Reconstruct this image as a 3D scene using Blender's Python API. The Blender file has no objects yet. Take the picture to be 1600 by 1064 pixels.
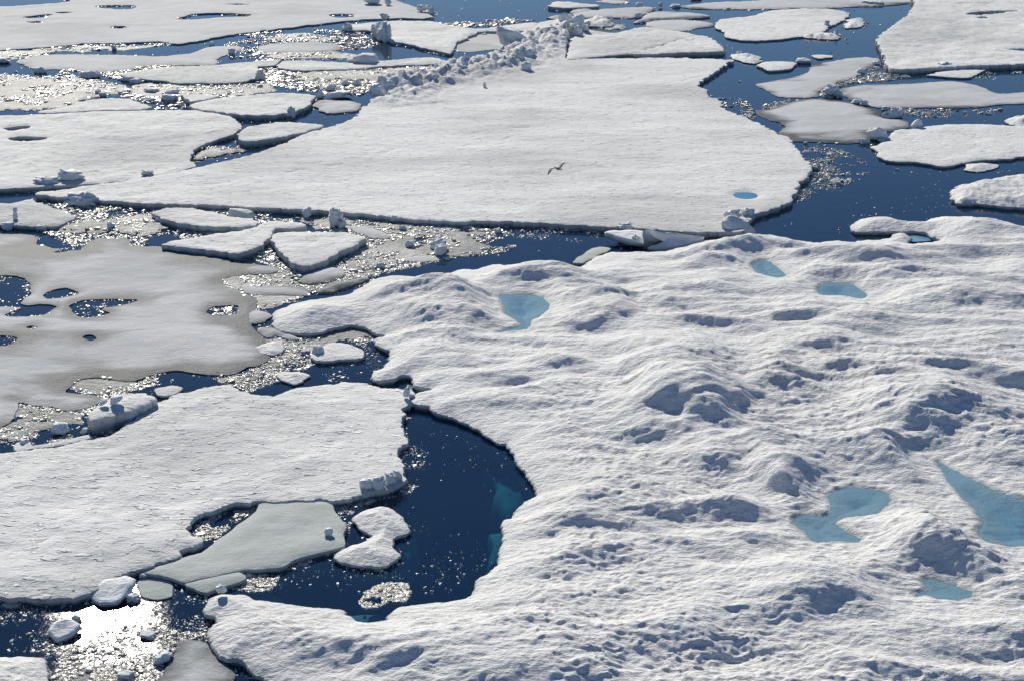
import bpy, math, random
import numpy as np
from mathutils import Vector
R = math.radians
scene = bpy.context.scene

# ------------------------------------------------------------------ camera
CAM_H = 20.0
PITCH = R(21.0)
FPX = 532.0 / math.tan(R(13.0))           # focal length in photograph pixels
cam = bpy.data.cameras.new('camera')
cam.sensor_width = 36.0
cam.lens = 36.0 * FPX / 1600.0
cam.clip_start = 0.5
cam.clip_end = 20000
camo = bpy.data.objects.new('camera', cam)
scene.collection.objects.link(camo)
camo.location = (0, 0, CAM_H)
camo.rotation_euler = (R(90) - PITCH, 0, 0)
scene.camera = camo

def ray(px, py):
    a = (np.asarray(px, float) - 800.0) / FPX
    b = (532.0 - np.asarray(py, float)) / FPX
    c, s = math.cos(PITCH), math.sin(PITCH)
    return a, c + b * s, -s + b * c
def at(px, py, z=0.0):
    dx, dy, dz = ray(px, py)
    t = (z - CAM_H) / dz
    return dx * t, dy * t
def mpp(py):                               # metres per photograph pixel at a row
    dx, dy, dz = ray(800, py)
    t = -CAM_H / float(dz)
    return t * math.sqrt(1) / FPX * 1.0

# ------------------------------------------------------------------ light
gx, gy, gz = ray(168, 962)                 # where the sun mirrors in the water
sd = Vector((float(gx), float(gy), -float(gz))).normalized()
SUN_EL = math.asin(sd.z)
SUN_AZ = math.atan2(sd.x, sd.y)
sun = bpy.data.lights.new('sun', 'SUN')
sun.energy = 4.6
sun.angle = R(0.5)
sun.color = (1.0, 0.94, 0.81)
suno = bpy.data.objects.new('sun', sun)
scene.collection.objects.link(suno)
suno.rotation_euler = (-sd).to_track_quat('-Z', 'Y').to_euler()
world = bpy.data.worlds.new("World")
scene.world = world
world.use_nodes = True
wn = world.node_tree
wn.nodes.clear()
sky = wn.nodes.new('ShaderNodeTexSky')
sky.sky_type = 'NISHITA'
sky.sun_disc = False
sky.sun_elevation = SUN_EL
sky.sun_rotation = SUN_AZ
sky.air_density = 1.0
sky.dust_density = 0.1
sky.ozone_density = 4.0
bg = wn.nodes.new('ShaderNodeBackground')
bg.inputs[1].default_value = 0.060
wo = wn.nodes.new('ShaderNodeOutputWorld')
tint = wn.nodes.new('ShaderNodeMix'); tint.data_type = 'RGBA'; tint.blend_type = 'MULTIPLY'
tint.inputs[0].default_value = 1.0; tint.inputs[7].default_value = (0.86, 0.97, 1.12, 1)
wn.links.new(sky.outputs[0], tint.inputs[6])
wn.links.new(tint.outputs[2], bg.inputs[0])
wn.links.new(bg.outputs[0], wo.inputs[0])
scene.view_settings.view_transform = 'Standard'
scene.view_settings.look = 'None'
scene.view_settings.gamma = 1
scene.view_settings.exposure = 0.12
scene.render.engine = 'CYCLES'
scene.cycles.transparent_max_bounces = 16
scene.cycles.max_bounces = 6
scene.cycles.diffuse_bounces = 2

# ------------------------------------------------------------------ noise
def _hash(ix, iy, seed):
    h = (ix.astype(np.int64) * 374761393 + iy.astype(np.int64) * 668265263 + seed * 1442695041) & 0xffffffff
    h = ((h ^ (h >> 13)) * 1274126177) & 0xffffffff
    h = ((h ^ (h >> 16)) * 2246822519) & 0xffffffff
    return (h ^ (h >> 15)) & 0xffff
def noise(x, y, seed=0):
    x = np.asarray(x, float); y = np.asarray(y, float)
    ix = np.floor(x); iy = np.floor(y)
    fx = x - ix; fy = y - iy
    u = fx * fx * fx * (fx * (fx * 6 - 15) + 10); v = fy * fy * fy * (fy * (fy * 6 - 15) + 10)
    def g(ox, oy):
        a = _hash(ix + ox, iy + oy, seed) * (2 * math.pi / 65536.0)
        return np.cos(a) * (fx - ox) + np.sin(a) * (fy - oy)
    n0 = g(0, 0) * (1 - u) + g(1, 0) * u
    n1 = g(0, 1) * (1 - u) + g(1, 1) * u
    return (n0 * (1 - v) + n1 * v) * 1.5
def fbm(x, y, wl, octv=4, seed=0, gain=0.5):
    s = 0; a = 1.0
    for i in range(octv):
        s = s + a * noise(x / wl + 17.3 * i, y / wl - 9.1 * i, seed + i * 7)
        a *= gain; wl *= 0.5
    return s
def sstep(a, b, x):
    t = np.clip((x - a) / (b - a), 0, 1)
    return t * t * (3 - 2 * t)

# ------------------------------------------------------------------ outline tools
def smooth_poly(pts, per=3, sharp=0.35):
    """closed Catmull-Rom resampling of an outline; sharp keeps corners"""
    P = np.array(pts, float); n = len(P); out = []
    for i in range(n):
        p0, p1, p2, p3 = P[i - 1], P[i], P[(i + 1) % n], P[(i + 2) % n]
        m1 = (p2 - p0) * 0.5 * (1 - sharp); m2 = (p3 - p1) * 0.5 * (1 - sharp)
        for k in range(per):
            t = k / per; t2 = t * t; t3 = t2 * t
            out.append((2*t3-3*t2+1)*p1 + (t3-2*t2+t)*m1 + (-2*t3+3*t2)*p2 + (t3-t2)*m2)
    return np.array(out)
def sdf(x, y, poly):
    """signed distance, positive inside"""
    x = np.asarray(x, np.float64).ravel(); y = np.asarray(y, np.float64).ravel()
    A = poly; B = np.roll(poly, -1, axis=0); E = B - A
    L = np.maximum((E ** 2).sum(1), 1e-12)
    out = np.empty(len(x)); CH = 16000
    for s in range(0, len(x), CH):
        X = x[s:s+CH, None]; Y = y[s:s+CH, None]
        wx = X - A[:, 0]; wy = Y - A[:, 1]
        t = np.clip((wx * E[:, 0] + wy * E[:, 1]) / L, 0, 1)
        d2 = (wx - t * E[:, 0]) ** 2 + (wy - t * E[:, 1]) ** 2
        d = np.sqrt(d2.min(1))
        c = (A[:, 1] > Y) != (B[:, 1] > Y)
        dy = np.where(np.abs(E[:, 1]) < 1e-12, 1e-12, E[:, 1])
        cr = c & (wx < E[:, 0] * wy / dy)
        ins = (cr.sum(1) % 2) == 1
        out[s:s+CH] = np.where(ins, d, -d)
    return out
def world_poly(pts, z, per=3, sharp=0.35):
    q = smooth_poly(pts, per, sharp)
    x, y = at(q[:, 0], q[:, 1], z)
    return np.stack([x, y], 1)

# ------------------------------------------------------------------ materials
def mat(name):
    m = bpy.data.materials.new(name); m.use_nodes = True
    t = m.node_tree; t.nodes.clear()
    return m, t
def N(t, typ, **kw):
    n = t.nodes.new(typ)
    for k, v in kw.items():
        if k.startswith('i_'):
            n.inputs[int(k[2:]) if k[2:].isdigit() else k[2:].replace('_', ' ')].default_value = v
        else: setattr(n, k, v)
    return n
def mixc(t, fac, a, b):
    n = t.nodes.new('ShaderNodeMix'); n.data_type = 'RGBA'
    for sock, v in ((n.inputs[0], fac), (n.inputs[6], a), (n.inputs[7], b)):
        if hasattr(v, 'links') or isinstance(v, bpy.types.NodeSocket): t.links.new(v, sock)
        else: sock.default_value = (*v, 1) if isinstance(v, tuple) else v
    return n.outputs[2]
def ramp(t, src, a, b):
    n = N(t, 'ShaderNodeMapRange', interpolation_type='SMOOTHSTEP')
    n.inputs[1].default_value = a; n.inputs[2].default_value = b
    t.links.new(src, n.inputs[0]); return n.outputs[0]
def tnoise(t, scale, detail=4, rough=0.55, stretch=(1, 1, 1), dist=0.0):
    g = N(t, 'ShaderNodeNewGeometry')
    mp = N(t, 'ShaderNodeMapping'); mp.inputs['Scale'].default_value = stretch
    t.links.new(g.outputs['Position'], mp.inputs[0])
    n = N(t, 'ShaderNodeTexNoise')
    n.inputs['Scale'].default_value = scale; n.inputs['Detail'].default_value = detail
    n.inputs['Roughness'].default_value = rough; n.inputs['Distortion'].default_value = dist
    t.links.new(mp.outputs[0], n.inputs['Vector'])
    return n.outputs['Fac']
def math_n(t, op, a, b=None):
    n = N(t, 'ShaderNodeMath', operation=op)
    for i, v in enumerate((a, b)):
        if v is None: continue
        if isinstance(v, bpy.types.NodeSocket): t.links.new(v, n.inputs[i])
        else: n.inputs[i].default_value = v
    return n.outputs[0]

def ice_material(name, clean, dirty, wet, patch=(0.45, 0.7), patch_scale=0.12, rough=0.55, spec=0.3,
                 bump=((3.0, 0.03), (12.0, 0.012)), stretch=(0.7, 1, 1), wetrough=0.35, dash=None, sss=0.0, thn=1.5, thr=(0.25, 1.05)):
    m, t = mat(name)
    out = N(t, 'ShaderNodeOutputMaterial'); p = N(t, 'ShaderNodeBsdfPrincipled')
    big = ramp(t, tnoise(t, patch_scale, 5, 0.55, (0.6, 1, 1), 0.4), *patch)
    col = mixc(t, big, clean, dirty)
    fine = ramp(t, tnoise(t, 2.3, 6, 0.7), 0.3, 0.75)
    col = mixc(t, math_n(t, 'MULTIPLY', fine, 0.25), col, dirty)
    at_ = N(t, 'ShaderNodeAttribute', attribute_name='thin')
    th = math_n(t, 'ADD', at_.outputs['Fac'], math_n(t, 'MULTIPLY', math_n(t, 'SUBTRACT', tnoise(t, 0.32, 6, 0.6, (0.5, 1, 1), 0.5), 0.5), thn))
    th = ramp(t, th, *thr)
    col = mixc(t, th, col, wet)
    bl = N(t, 'ShaderNodeAttribute', attribute_name='blue')
    col = mixc(t, bl.outputs['Fac'], col, (0.16, 0.42, 0.62))
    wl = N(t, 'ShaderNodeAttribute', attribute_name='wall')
    col = mixc(t, wl.outputs['Fac'], col, (0.26, 0.31, 0.34))  # side walls: blue-grey ice, with the shade of the unlit faces put into the colour
    t.links.new(col, p.inputs['Base Color'])
    rr = N(t, 'ShaderNodeMapRange'); t.links.new(th, rr.inputs[0])
    rr.inputs[3].default_value = rough; rr.inputs[4].default_value = wetrough
    t.links.new(rr.outputs[0], p.inputs['Roughness'])
    p.inputs['Specular IOR Level'].default_value = spec
    prev = None
    for sc, dist in bump:
        b = N(t, 'ShaderNodeBump'); b.inputs['Strength'].default_value = 1.0
        b.inputs['Distance'].default_value = dist
        t.links.new(tnoise(t, sc, 5, 0.6, stretch, 0.3), b.inputs['Height'])
        if prev is not None: t.links.new(prev, b.inputs['Normal'])
        prev = b.outputs[0]
    if dash:                               # short wind-cut steps in the snow crust
        b = N(t, 'ShaderNodeBump'); b.inputs['Distance'].default_value = dash[1]
        t.links.new(ramp(t, tnoise(t, dash[0], 2, 0.5, dash[2], 0.5), 0.60, 0.68), b.inputs['Height'])
        t.links.new(prev, b.inputs['Normal']); prev = b.outputs[0]
    if sss:
        p.inputs['Subsurface Weight'].default_value = sss
        p.inputs['Subsurface Radius'].default_value = (0.8, 0.95, 1.0); p.inputs['Subsurface Scale'].default_value = 0.35
    t.links.new(prev, p.inputs['Normal'])
    t.links.new(p.outputs[0], out.inputs[0])
    return m
MAT = {}
DASH = (3.4, 0.055, (0.55, 1.5, 1))
MAT['snow'] = ice_material('flat_snow', (0.79, 0.79, 0.78), (0.55, 0.56, 0.56), (0.34, 0.38, 0.39), patch=(0.42, 0.70), bump=((2.6, 0.07), (11.0, 0.035)), rough=0.8, spec=0.1, wetrough=0.6, dash=DASH)
MAT['grey'] = ice_material('grey_snow', (0.57, 0.582, 0.60), (0.44, 0.455, 0.475), (0.085, 0.10, 0.115), patch=(0.45, 0.72), patch_scale=0.16,
                           bump=((1.6, 0.045), (9.0, 0.028)), rough=0.8, spec=0.1, wetrough=0.6, thn=2.6, thr=(0.38, 1.0))
MAT['hummock'] = ice_material('hummock_snow', (0.80, 0.80, 0.795), (0.63, 0.63, 0.63), (0.42, 0.45, 0.45), patch=(0.45, 0.8),
                              bump=((7.0, 0.09), (24.0, 0.028)), stretch=(0.55, 1, 1), rough=0.7, spec=0.15, wetrough=0.5)
MAT['slush'] = ice_material('wet_slush', (0.50, 0.505, 0.50), (0.28, 0.29, 0.29), (0.13, 0.14, 0.14), patch=(0.35, 0.6), patch_scale=0.5,
                            rough=0.55, spec=0.2, bump=((4.0, 0.14), (18.0, 0.06)), wetrough=0.45)
MAT['pale'] = ice_material('pale_wet_ice', (0.50, 0.53, 0.52), (0.36, 0.40, 0.40), (0.22, 0.28, 0.29), patch=(0.4, 0.65), patch_scale=0.3,
                           rough=0.75, spec=0.12, bump=((3.0, 0.03), (14.0, 0.018)), wetrough=0.5)
MAT['block'] = ice_material('block_snow', (0.84, 0.85, 0.86), (0.70, 0.75, 0.78), (0.40, 0.52, 0.56), patch_scale=1.2,
                            bump=((5.0, 0.06), (22.0, 0.02)), rough=0.7, spec=0.12)

def chip_material():
    m, t = mat('brash_chips')
    out = N(t, 'ShaderNodeOutputMaterial'); p = N(t, 'ShaderNodeBsdfPrincipled')
    a = N(t, 'ShaderNodeAttribute', attribute_name='tone')
    t.links.new(mixc(t, a.outputs['Fac'], (0.20, 0.19, 0.16), (0.80, 0.78, 0.72)), p.inputs['Base Color'])
    p.inputs['Roughness'].default_value = 0.26
    p.inputs['Specular IOR Level'].default_value = 0.55
    b = N(t, 'ShaderNodeBump'); b.inputs['Distance'].default_value = 0.02
    t.links.new(tnoise(t, 22, 3), b.inputs['Height']); t.links.new(b.outputs[0], p.inputs['Normal'])
    t.links.new(p.outputs[0], out.inputs[0]); return m
MAT['chip'] = chip_material()

def water_material():
    m, t = mat('sea_water')
    out = N(t, 'ShaderNodeOutputMaterial')
    tr = N(t, 'ShaderNodeBsdfTransparent'); tr.inputs[0].default_value = (0.80, 0.90, 0.95, 1)
    gl = N(t, 'ShaderNodeBsdfGlossy', distribution='BECKMANN'); gl.inputs['Roughness'].default_value = 0.11
    gl.inputs['Color'].default_value = (1, 1, 1, 1)
    b = N(t, 'ShaderNodeBump'); b.inputs['Strength'].default_value = 1.0; b.inputs['Distance'].default_value = 0.006
    t.links.new(tnoise(t, 1.6, 4, 0.55, (0.8, 1, 1)), b.inputs['Height'])
    t.links.new(b.outputs[0], gl.inputs['Normal'])
    fr = N(t, 'ShaderNodeFresnel'); fr.inputs['IOR'].default_value = 1.33
    t.links.new(b.outputs[0], fr.inputs['Normal'])
    gm = N(t, 'ShaderNodeNewGeometry')     # light leaving the water from below: no refraction here, so no total reflection
    t.links.new(math_n(t, 'ADD', math_n(t, 'MULTIPLY', gm.outputs['Backfacing'], 1 / 1.33 - 1.33), 1.33), fr.inputs['IOR'])
    mx = N(t, 'ShaderNodeMixShader')
    df = N(t, 'ShaderNodeBsdfDiffuse')     # light scattered back by the water body
    t.links.new(mixc(t, ramp(t, tnoise(t, 0.05, 3), 0.3, 0.7), (0.006, 0.040, 0.115), (0.009, 0.048, 0.135)), df.inputs[0])
    m0 = N(t, 'ShaderNodeMixShader'); m0.inputs[0].default_value = 0.40
    t.links.new(tr.outputs[0], m0.inputs[1]); t.links.new(df.outputs[0], m0.inputs[2])
    t.links.new(fr.outputs[0], mx.inputs[0]); t.links.new(m0.outputs[0], mx.inputs[1]); t.links.new(gl.outputs[0], mx.inputs[2])
    t.links.new(mx.outputs[0], out.inputs['Surface'])
    va = N(t, 'ShaderNodeVolumeAbsorption'); va.inputs['Color'].default_value = (0.05, 0.76, 0.80, 1); va.inputs['Density'].default_value = 0.8
    t.links.new(va.outputs[0], out.inputs['Volume'])
    return m
def deep_material():
    m, t = mat('deep_water')
    out = N(t, 'ShaderNodeOutputMaterial'); d = N(t, 'ShaderNodeBsdfDiffuse')
    n = ramp(t, tnoise(t, 0.05, 3), 0.3, 0.7)
    t.links.new(mixc(t, n, (0.003, 0.012, 0.035), (0.004, 0.015, 0.04)), d.inputs[0])
    t.links.new(d.outputs[0], out.inputs[0]); return m
def shelf_material():
    m, t = mat('underwater_ice')
    out = N(t, 'ShaderNodeOutputMaterial'); d = N(t, 'ShaderNodeBsdfDiffuse')
    n = ramp(t, tnoise(t, 0.9, 5, 0.6), 0.3, 0.7)
    t.links.new(mixc(t, n, (0.22, 0.36, 0.38), (0.34, 0.48, 0.50)), d.inputs[0])
    t.links.new(d.outputs[0], out.inputs[0]); return m
def pond_material(name, c1, c2, rough=0.06):
    m, t = mat(name)
    out = N(t, 'ShaderNodeOutputMaterial'); p = N(t, 'ShaderNodeBsdfPrincipled')
    n = ramp(t, tnoise(t, 0.45, 5, 0.6, (0.5, 1, 1), 0.8), 0.3, 0.7)
    t.links.new(mixc(t, n, c1, c2), p.inputs['Base Color'])
    p.inputs['Roughness'].default_value = rough; p.inputs['IOR'].default_value = 1.33
    b = N(t, 'ShaderNodeBump'); b.inputs['Distance'].default_value = 0.003
    t.links.new(tnoise(t, 3.0, 3), b.inputs['Height']); t.links.new(b.outputs[0], p.inputs['Normal'])
    t.links.new(p.outputs[0], out.inputs[0]); return m
MAT['water'] = water_material(); MAT['deep'] = deep_material(); MAT['shelf'] = shelf_material()
def clear_pond():
    m, t = mat('clear_pond_water')
    out = N(t, 'ShaderNodeOutputMaterial')
    tr = N(t, 'ShaderNodeBsdfTransparent'); tr.inputs[0].default_value = (0.80, 0.93, 0.97, 1)
    gl = N(t, 'ShaderNodeBsdfGlossy', distribution='BECKMANN'); gl.inputs['Roughness'].default_value = 0.08
    b = N(t, 'ShaderNodeBump'); b.inputs['Distance'].default_value = 0.003
    t.links.new(tnoise(t, 3.0, 4), b.inputs['Height']); t.links.new(b.outputs[0], gl.inputs['Normal'])
    fr = N(t, 'ShaderNodeFresnel'); gm = N(t, 'ShaderNodeNewGeometry')
    t.links.new(math_n(t, 'ADD', math_n(t, 'MULTIPLY', gm.outputs['Backfacing'], 1 / 1.33 - 1.33), 1.33), fr.inputs['IOR'])
    df = N(t, 'ShaderNodeBsdfDiffuse'); df.inputs[0].default_value = (0.27, 0.47, 0.62, 1)   # fine ice flour in the water
    m0 = N(t, 'ShaderNodeMixShader')
    t.links.new(math_n(t, 'ADD', 0.28, math_n(t, 'MULTIPLY', ramp(t, tnoise(t, 0.5, 6, 0.6, (0.4, 1, 1), 1.0), 0.30, 0.75), 0.35)), m0.inputs[0])
    t.links.new(tr.outputs[0], m0.inputs[1]); t.links.new(df.outputs[0], m0.inputs[2])
    mx = N(t, 'ShaderNodeMixShader')
    t.links.new(fr.outputs[0], mx.inputs[0]); t.links.new(m0.outputs[0], mx.inputs[1]); t.links.new(gl.outputs[0], mx.inputs[2])
    t.links.new(mx.outputs[0], out.inputs[0]); return m
MAT['pond_clear'] = clear_pond()
MAT['pond'] = pond_material('melt_pond_water', (0.09, 0.25, 0.39), (0.25, 0.44, 0.54))
MAT['pond_deep'] = pond_material('deep_pond_water', (0.07, 0.23, 0.40), (0.12, 0.32, 0.46))

# ------------------------------------------------------------------ mesh linking
def link_mesh(name, V, loops, starts, totals, material, attrs=None, loc=None, smooth=True, parent=None):
    V = np.asarray(V, float).copy()
    if loc is None: loc = (0, 0, 0)
    V -= np.array(loc)
    me = bpy.data.meshes.new(name)
    me.vertices.add(len(V)); me.vertices.foreach_set('co', V.astype(np.float32).ravel())
    me.loops.add(len(loops)); me.loops.foreach_set('vertex_index', np.asarray(loops, np.int32))
    me.polygons.add(len(starts)); me.polygons.foreach_set('loop_start', np.asarray(starts, np.int32))
    me.update(calc_edges=True); me.validate()
    me.polygons.foreach_set('use_smooth', np.full(len(me.polygons), smooth))
    for k, a in (attrs or {}).items():
        at_ = me.attributes.new(k, 'FLOAT', 'POINT'); at_.data.foreach_set('value', np.asarray(a, np.float32))
    me.materials.append(material)
    o = bpy.data.objects.new(name, me); scene.collection.objects.link(o)
    if parent is not None:
        o.parent = parent; o.location = Vector(loc) - parent.location
    else: o.location = loc
    return o
def faces_mesh(name, V, F, material, **kw):
    loops = [i for f in F for i in f]; tot = [len(f) for f in F]
    st = np.concatenate([[0], np.cumsum(tot)[:-1]])
    return link_mesh(name, V, loops, st, tot, material, **kw)
def tag(o, label=None, cat=None, group=None, kind=None):
    for k, v in (('label', label), ('category', cat), ('group', group), ('kind', kind)):
        if v: o[k] = v
    return o

# ------------------------------------------------------------------ floe builder
ALL_POLYS = []
def build_floe(name, outline, H, material, holes=(), step=(2.4, 1.6), rag=0.12, edge=0.85, rr=0.12, thin_edge=0.0, thin_w=1.5,
               height_fn=None, sharp=0.35, seed=1, depth=0.5, thin_base=0.0, lip=0.04, parent=None, hole_thin=0.6, ragwl=0.9, thin_fn=None, wallamt=1.0, split=False, blue_fn=None):
    W = world_poly(outline, H, 3, sharp)
    Hs = [world_poly(h, 0.0 if H < 0.5 else H, 4, 0.1) for h in holes]
    ALL_POLYS.append((W, Hs, np.array(outline, float)))
    q = smooth_poly(outline, 3, sharp)
    x0, x1 = q[:, 0].min() - 5, q[:, 0].max() + 5
    y0, y1 = q[:, 1].min() - 4, q[:, 1].max() + 4
    sx, sy = step
    nx = max(8, int((x1 - x0) / sx) + 2); ny = max(8, int((y1 - y0) / sy) + 2)
    gxp, gyp = np.meshgrid(np.linspace(x0, x1, nx), np.linspace(y0, y1, ny))
    X, Y = at(gxp.ravel(), gyp.ravel(), H)
    far = np.clip(Y / 60.0, 0.7, 2.2)
    def ragn(X, Y, far): return rag * far * (fbm(X, Y, ragwl, 4, seed * 31 + 5, 0.6) + 0.6 * fbm(X, Y, 3.5, 2, seed * 31 + 77))
    d = sdf(X, Y, W); dh = np.full(len(d), 1e3)
    for hp in Hs: dh = np.minimum(dh, -sdf(X, Y, hp))
    dd = np.minimum(d, dh) + ragn(X, Y, far)
    thin = thin_base + thin_edge * np.exp(-np.maximum(d, 0) / thin_w) + (hole_thin * np.exp(-np.maximum(dh, 0) / (thin_w * .8)) if len(Hs) else 0)
    if thin_fn: thin = thin + thin_fn(X, Y, dd)
    def surf(X, Y, dd):
        z = H * (edge + (1 - edge) * (1 - np.exp(-np.maximum(dd, 0) / rr)))
        if height_fn is not None: z = z + height_fn(X, Y, dd)
        else:
            z = z + sstep(0, 1.0, dd) * 0.25 * min(H, 0.3) * fbm(X, Y, 2.2, 3, seed + 11)
        return z
    Z = surf(X, Y, dd)
    ins = (dd > 0).reshape(ny, nx)
    idx = np.arange(nx * ny).reshape(ny, nx)
    c00, c10, c11, c01 = ins[:-1, :-1], ins[:-1, 1:], ins[1:, 1:], ins[1:, :-1]
    cnt = c00.astype(int) + c10 + c11 + c01
    full = np.argwhere(cnt == 4)
    # rows run towards the camera: order 01,11,10,00 is counter-clockwise from above
    fi, fj = full[:, 0], full[:, 1]
    quads = np.stack([idx[fi + 1, fj], idx[fi + 1, fj + 1], idx[fi, fj + 1], idx[fi, fj]], 1)
    DD = dd
    ex = {}; EX = []; EY = []; ET = []
    def cross(a, b):
        k = (a, b) if a < b else (b, a)
        if k in ex: return ex[k]
        a, b = k
        t = DD[a] / (DD[a] - DD[b]); t = min(max(t, 0.02), 0.98)
        EX.append(X[a] + (X[b] - X[a]) * t); EY.append(Y[a] + (Y[b] - Y[a]) * t); ET.append(thin[a])
        ex[k] = len(X) + len(EX) - 1
        return ex[k]
    polys = []; segs = []
    for i, j in np.argwhere((cnt > 0) & (cnt < 4)):
        cs = [int(idx[i + 1, j]), int(idx[i + 1, j + 1]), int(idx[i, j + 1]), int(idx[i, j])]
        f = [DD[c] > 0 for c in cs]
        poly = []; ev = []
        for k in range(4):
            a, b = cs[k], cs[(k + 1) % 4]
            if f[k]: poly.append(a)
            if f[k] != f[(k + 1) % 4]:
                c = cross(a, b); poly.append(c); ev.append((c, f[k]))
        if len(poly) >= 3: polys.append(poly)
        for k, (c, leaving) in enumerate(ev):
            if leaving: segs.append((c, ev[(k + 1) % len(ev)][0]))
    EX = np.array(EX); EY = np.array(EY); nb = len(EX)
    if nb == 0: return None
    ez = surf(EX, EY, np.zeros(nb))
    # outward direction
    e = 0.05
    def dall(x, y):
        r = sdf(x, y, W)
        for hp in Hs: r = np.minimum(r, -sdf(x, y, hp))
        return r
    gxx = dall(EX + e, EY) - dall(EX - e, EY); gyy = dall(EX, EY + e) - dall(EX, EY - e)
    gl = np.maximum(np.hypot(gxx, gyy), 1e-6); ox, oy = -gxx / gl, -gyy / gl
    rn = noise(EX * 3.1, EY * 3.1, seed + 3)
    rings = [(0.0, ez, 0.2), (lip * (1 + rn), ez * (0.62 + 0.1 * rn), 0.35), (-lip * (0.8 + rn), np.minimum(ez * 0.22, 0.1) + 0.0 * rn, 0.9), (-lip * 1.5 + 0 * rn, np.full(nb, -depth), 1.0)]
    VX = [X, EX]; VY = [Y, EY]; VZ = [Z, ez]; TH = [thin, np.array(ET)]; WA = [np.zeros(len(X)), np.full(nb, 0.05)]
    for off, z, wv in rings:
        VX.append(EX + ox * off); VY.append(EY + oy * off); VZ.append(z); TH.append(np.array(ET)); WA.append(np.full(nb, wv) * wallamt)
    V = np.stack([np.concatenate(VX), np.concatenate(VY), np.concatenate(VZ)], 1)
    TH = np.clip(np.concatenate(TH), 0, 1); WA = np.concatenate(WA)
    base = len(X)
    wq = []
    for a, b in segs:
        for r in ((1, 2, 3) if split else (0, 1, 2, 3)):
            wq.append([b + r * nb, a + r * nb, a + (r + 1) * nb, b + (r + 1) * nb])
    wq = np.array(wq, int).reshape(-1, 4)
    # compact vertices
    used = np.zeros(len(V), bool); used[quads.ravel()] = True; used[wq.ravel()] = True
    for p in polys: used[p] = True
    rem = np.cumsum(used) - 1
    loops = np.concatenate([rem[quads.ravel()], rem[wq.ravel()], rem[np.array([i for p in polys for i in p], int)]])
    tot = np.concatenate([np.full(len(quads), 4), np.full(len(wq), 4), np.array([len(p) for p in polys])]).astype(int)
    st = np.concatenate([[0], np.cumsum(tot)[:-1]])
    V = V[used]
    cx, cy = W[:, 0].mean(), W[:, 1].mean()
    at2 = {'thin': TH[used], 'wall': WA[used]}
    if blue_fn: at2['blue'] = blue_fn(V[:, 0], V[:, 1])
    return link_mesh(name, V, loops, st, tot, material, attrs=at2, loc=(cx, cy, 0), parent=parent)

def flat_sheet(name, outline, z, material, parent, per=4, grow=1.0, out_=0.0):
    q = smooth_poly(outline, per, 0.1)
    c = q.mean(0); q = c + (q - c) * grow
    x, y = at(q[:, 0], q[:, 1], z)
    if (np.roll(x, -1) * y - x * np.roll(y, -1)).sum() > 0: x, y = x[::-1], y[::-1]
    tx_, ty_ = np.roll(x, -1) - np.roll(x, 1), np.roll(y, -1) - np.roll(y, 1)
    tl_ = np.maximum(np.hypot(tx_, ty_), 1e-6)
    x, y = x + out_ * ty_ / tl_, y - out_ * tx_ / tl_
    n = len(x)
    V = np.stack([x, y, np.full(n, z)], 1)
    return faces_mesh(name, V, [list(range(n))], material, loc=(float(x.mean()), float(y.mean()), z), parent=parent, smooth=False)

# ------------------------------------------------------------------ setting: sea
def box(name, x0, x1, y0, y1, z0, z1, m):
    V = [(x, y, z) for z in (z0, z1) for y in (y0, y1) for x in (x0, x1)]
    F = [(0, 2, 3, 1), (4, 5, 7, 6), (0, 1, 5, 4), (2, 6, 7, 3), (0, 4, 6, 2), (1, 3, 7, 5)]
    return faces_mesh(name, V, F, m, smooth=False)
tag(box('sea_water', -6000, 6000, -3000, 9000, -9, 0, MAT['water']), kind='structure')
tag(faces_mesh('deep_water_backing', [(-5900, -2900, -4), (5900, -2900, -4), (5900, 8900, -4), (-5900, 8900, -4)], [(0, 1, 2, 3)], MAT['deep'], smooth=False), kind='structure')  # added dark plane that gives deep water its colour, not a real bottom

# ------------------------------------------------------------------ the hummocky floe
MAIN = [(1334,348),(1340,340),(1355,335),(1380,335),(1412,341),(1440,344),(1457,337),(1475,335),(1512,334),(1550,338),(1575,344),(1600,350),(1660,360),(1760,366),(1790,700),(1790,1200),(500,1200),(480,1090),(451,1066),(427,1055),(413,1047),(400,1041),(387,1028),(373,1020),(355,1020),(344,1009),(328,991),(323,977),(336,961),(336,953),(324,947),(320,937),(325,925),(341,917),(355,917),(380,919),(400,925),(421,929),(453,936),(475,939),(507,941),(536,943),(538,951),(549,953),(560,961),(581,962),(605,959),(608,951),(619,940),(640,937),(667,933),(707,929),(725,927),(739,919),(747,900),(760,889),(779,873),(781,855),(787,828),(787,807),(800,800),(810,785),(825,772),(839,762),(832,745),(820,727),(807,710),(800,695),(792,682),(772,677),(750,660),(722,649),(700,640),(680,635),(670,627),(646,622),(645,612),(650,607),(662,605),(675,601),(652,597),(647,590),(642,578),(625,579),(612,585),(592,587),(582,579),(585,574),(605,567),(607,555),(612,542),(590,530),(588,522),(602,518),(582,512),(572,504),(550,500),(520,505),(500,512),(475,514),(450,511),(427,504),(425,492),(432,480),(457,470),(500,462),(540,455),(560,445),(580,431),(612,425),(655,426),(675,425),(700,421),(722,415),(745,415),(770,408),(800,409),(825,405),(850,402),(870,406),(895,411),(912,409),(925,400),(937,392),(955,389),(975,389),(997,387),(1025,387),(1050,385),(1082,375),(1125,370),(1157,366),(1200,363),(1225,365),(1250,370),(1272,374),(1300,371),(1330,372),(1350,370),(1375,369),(1395,367),(1397,361),(1415,361),(1422,369),(1420,377),(1450,375),(1470,372),(1452,361),(1432,357),(1400,356),(1375,356),(1340,356)]
MH = 0.38
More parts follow.
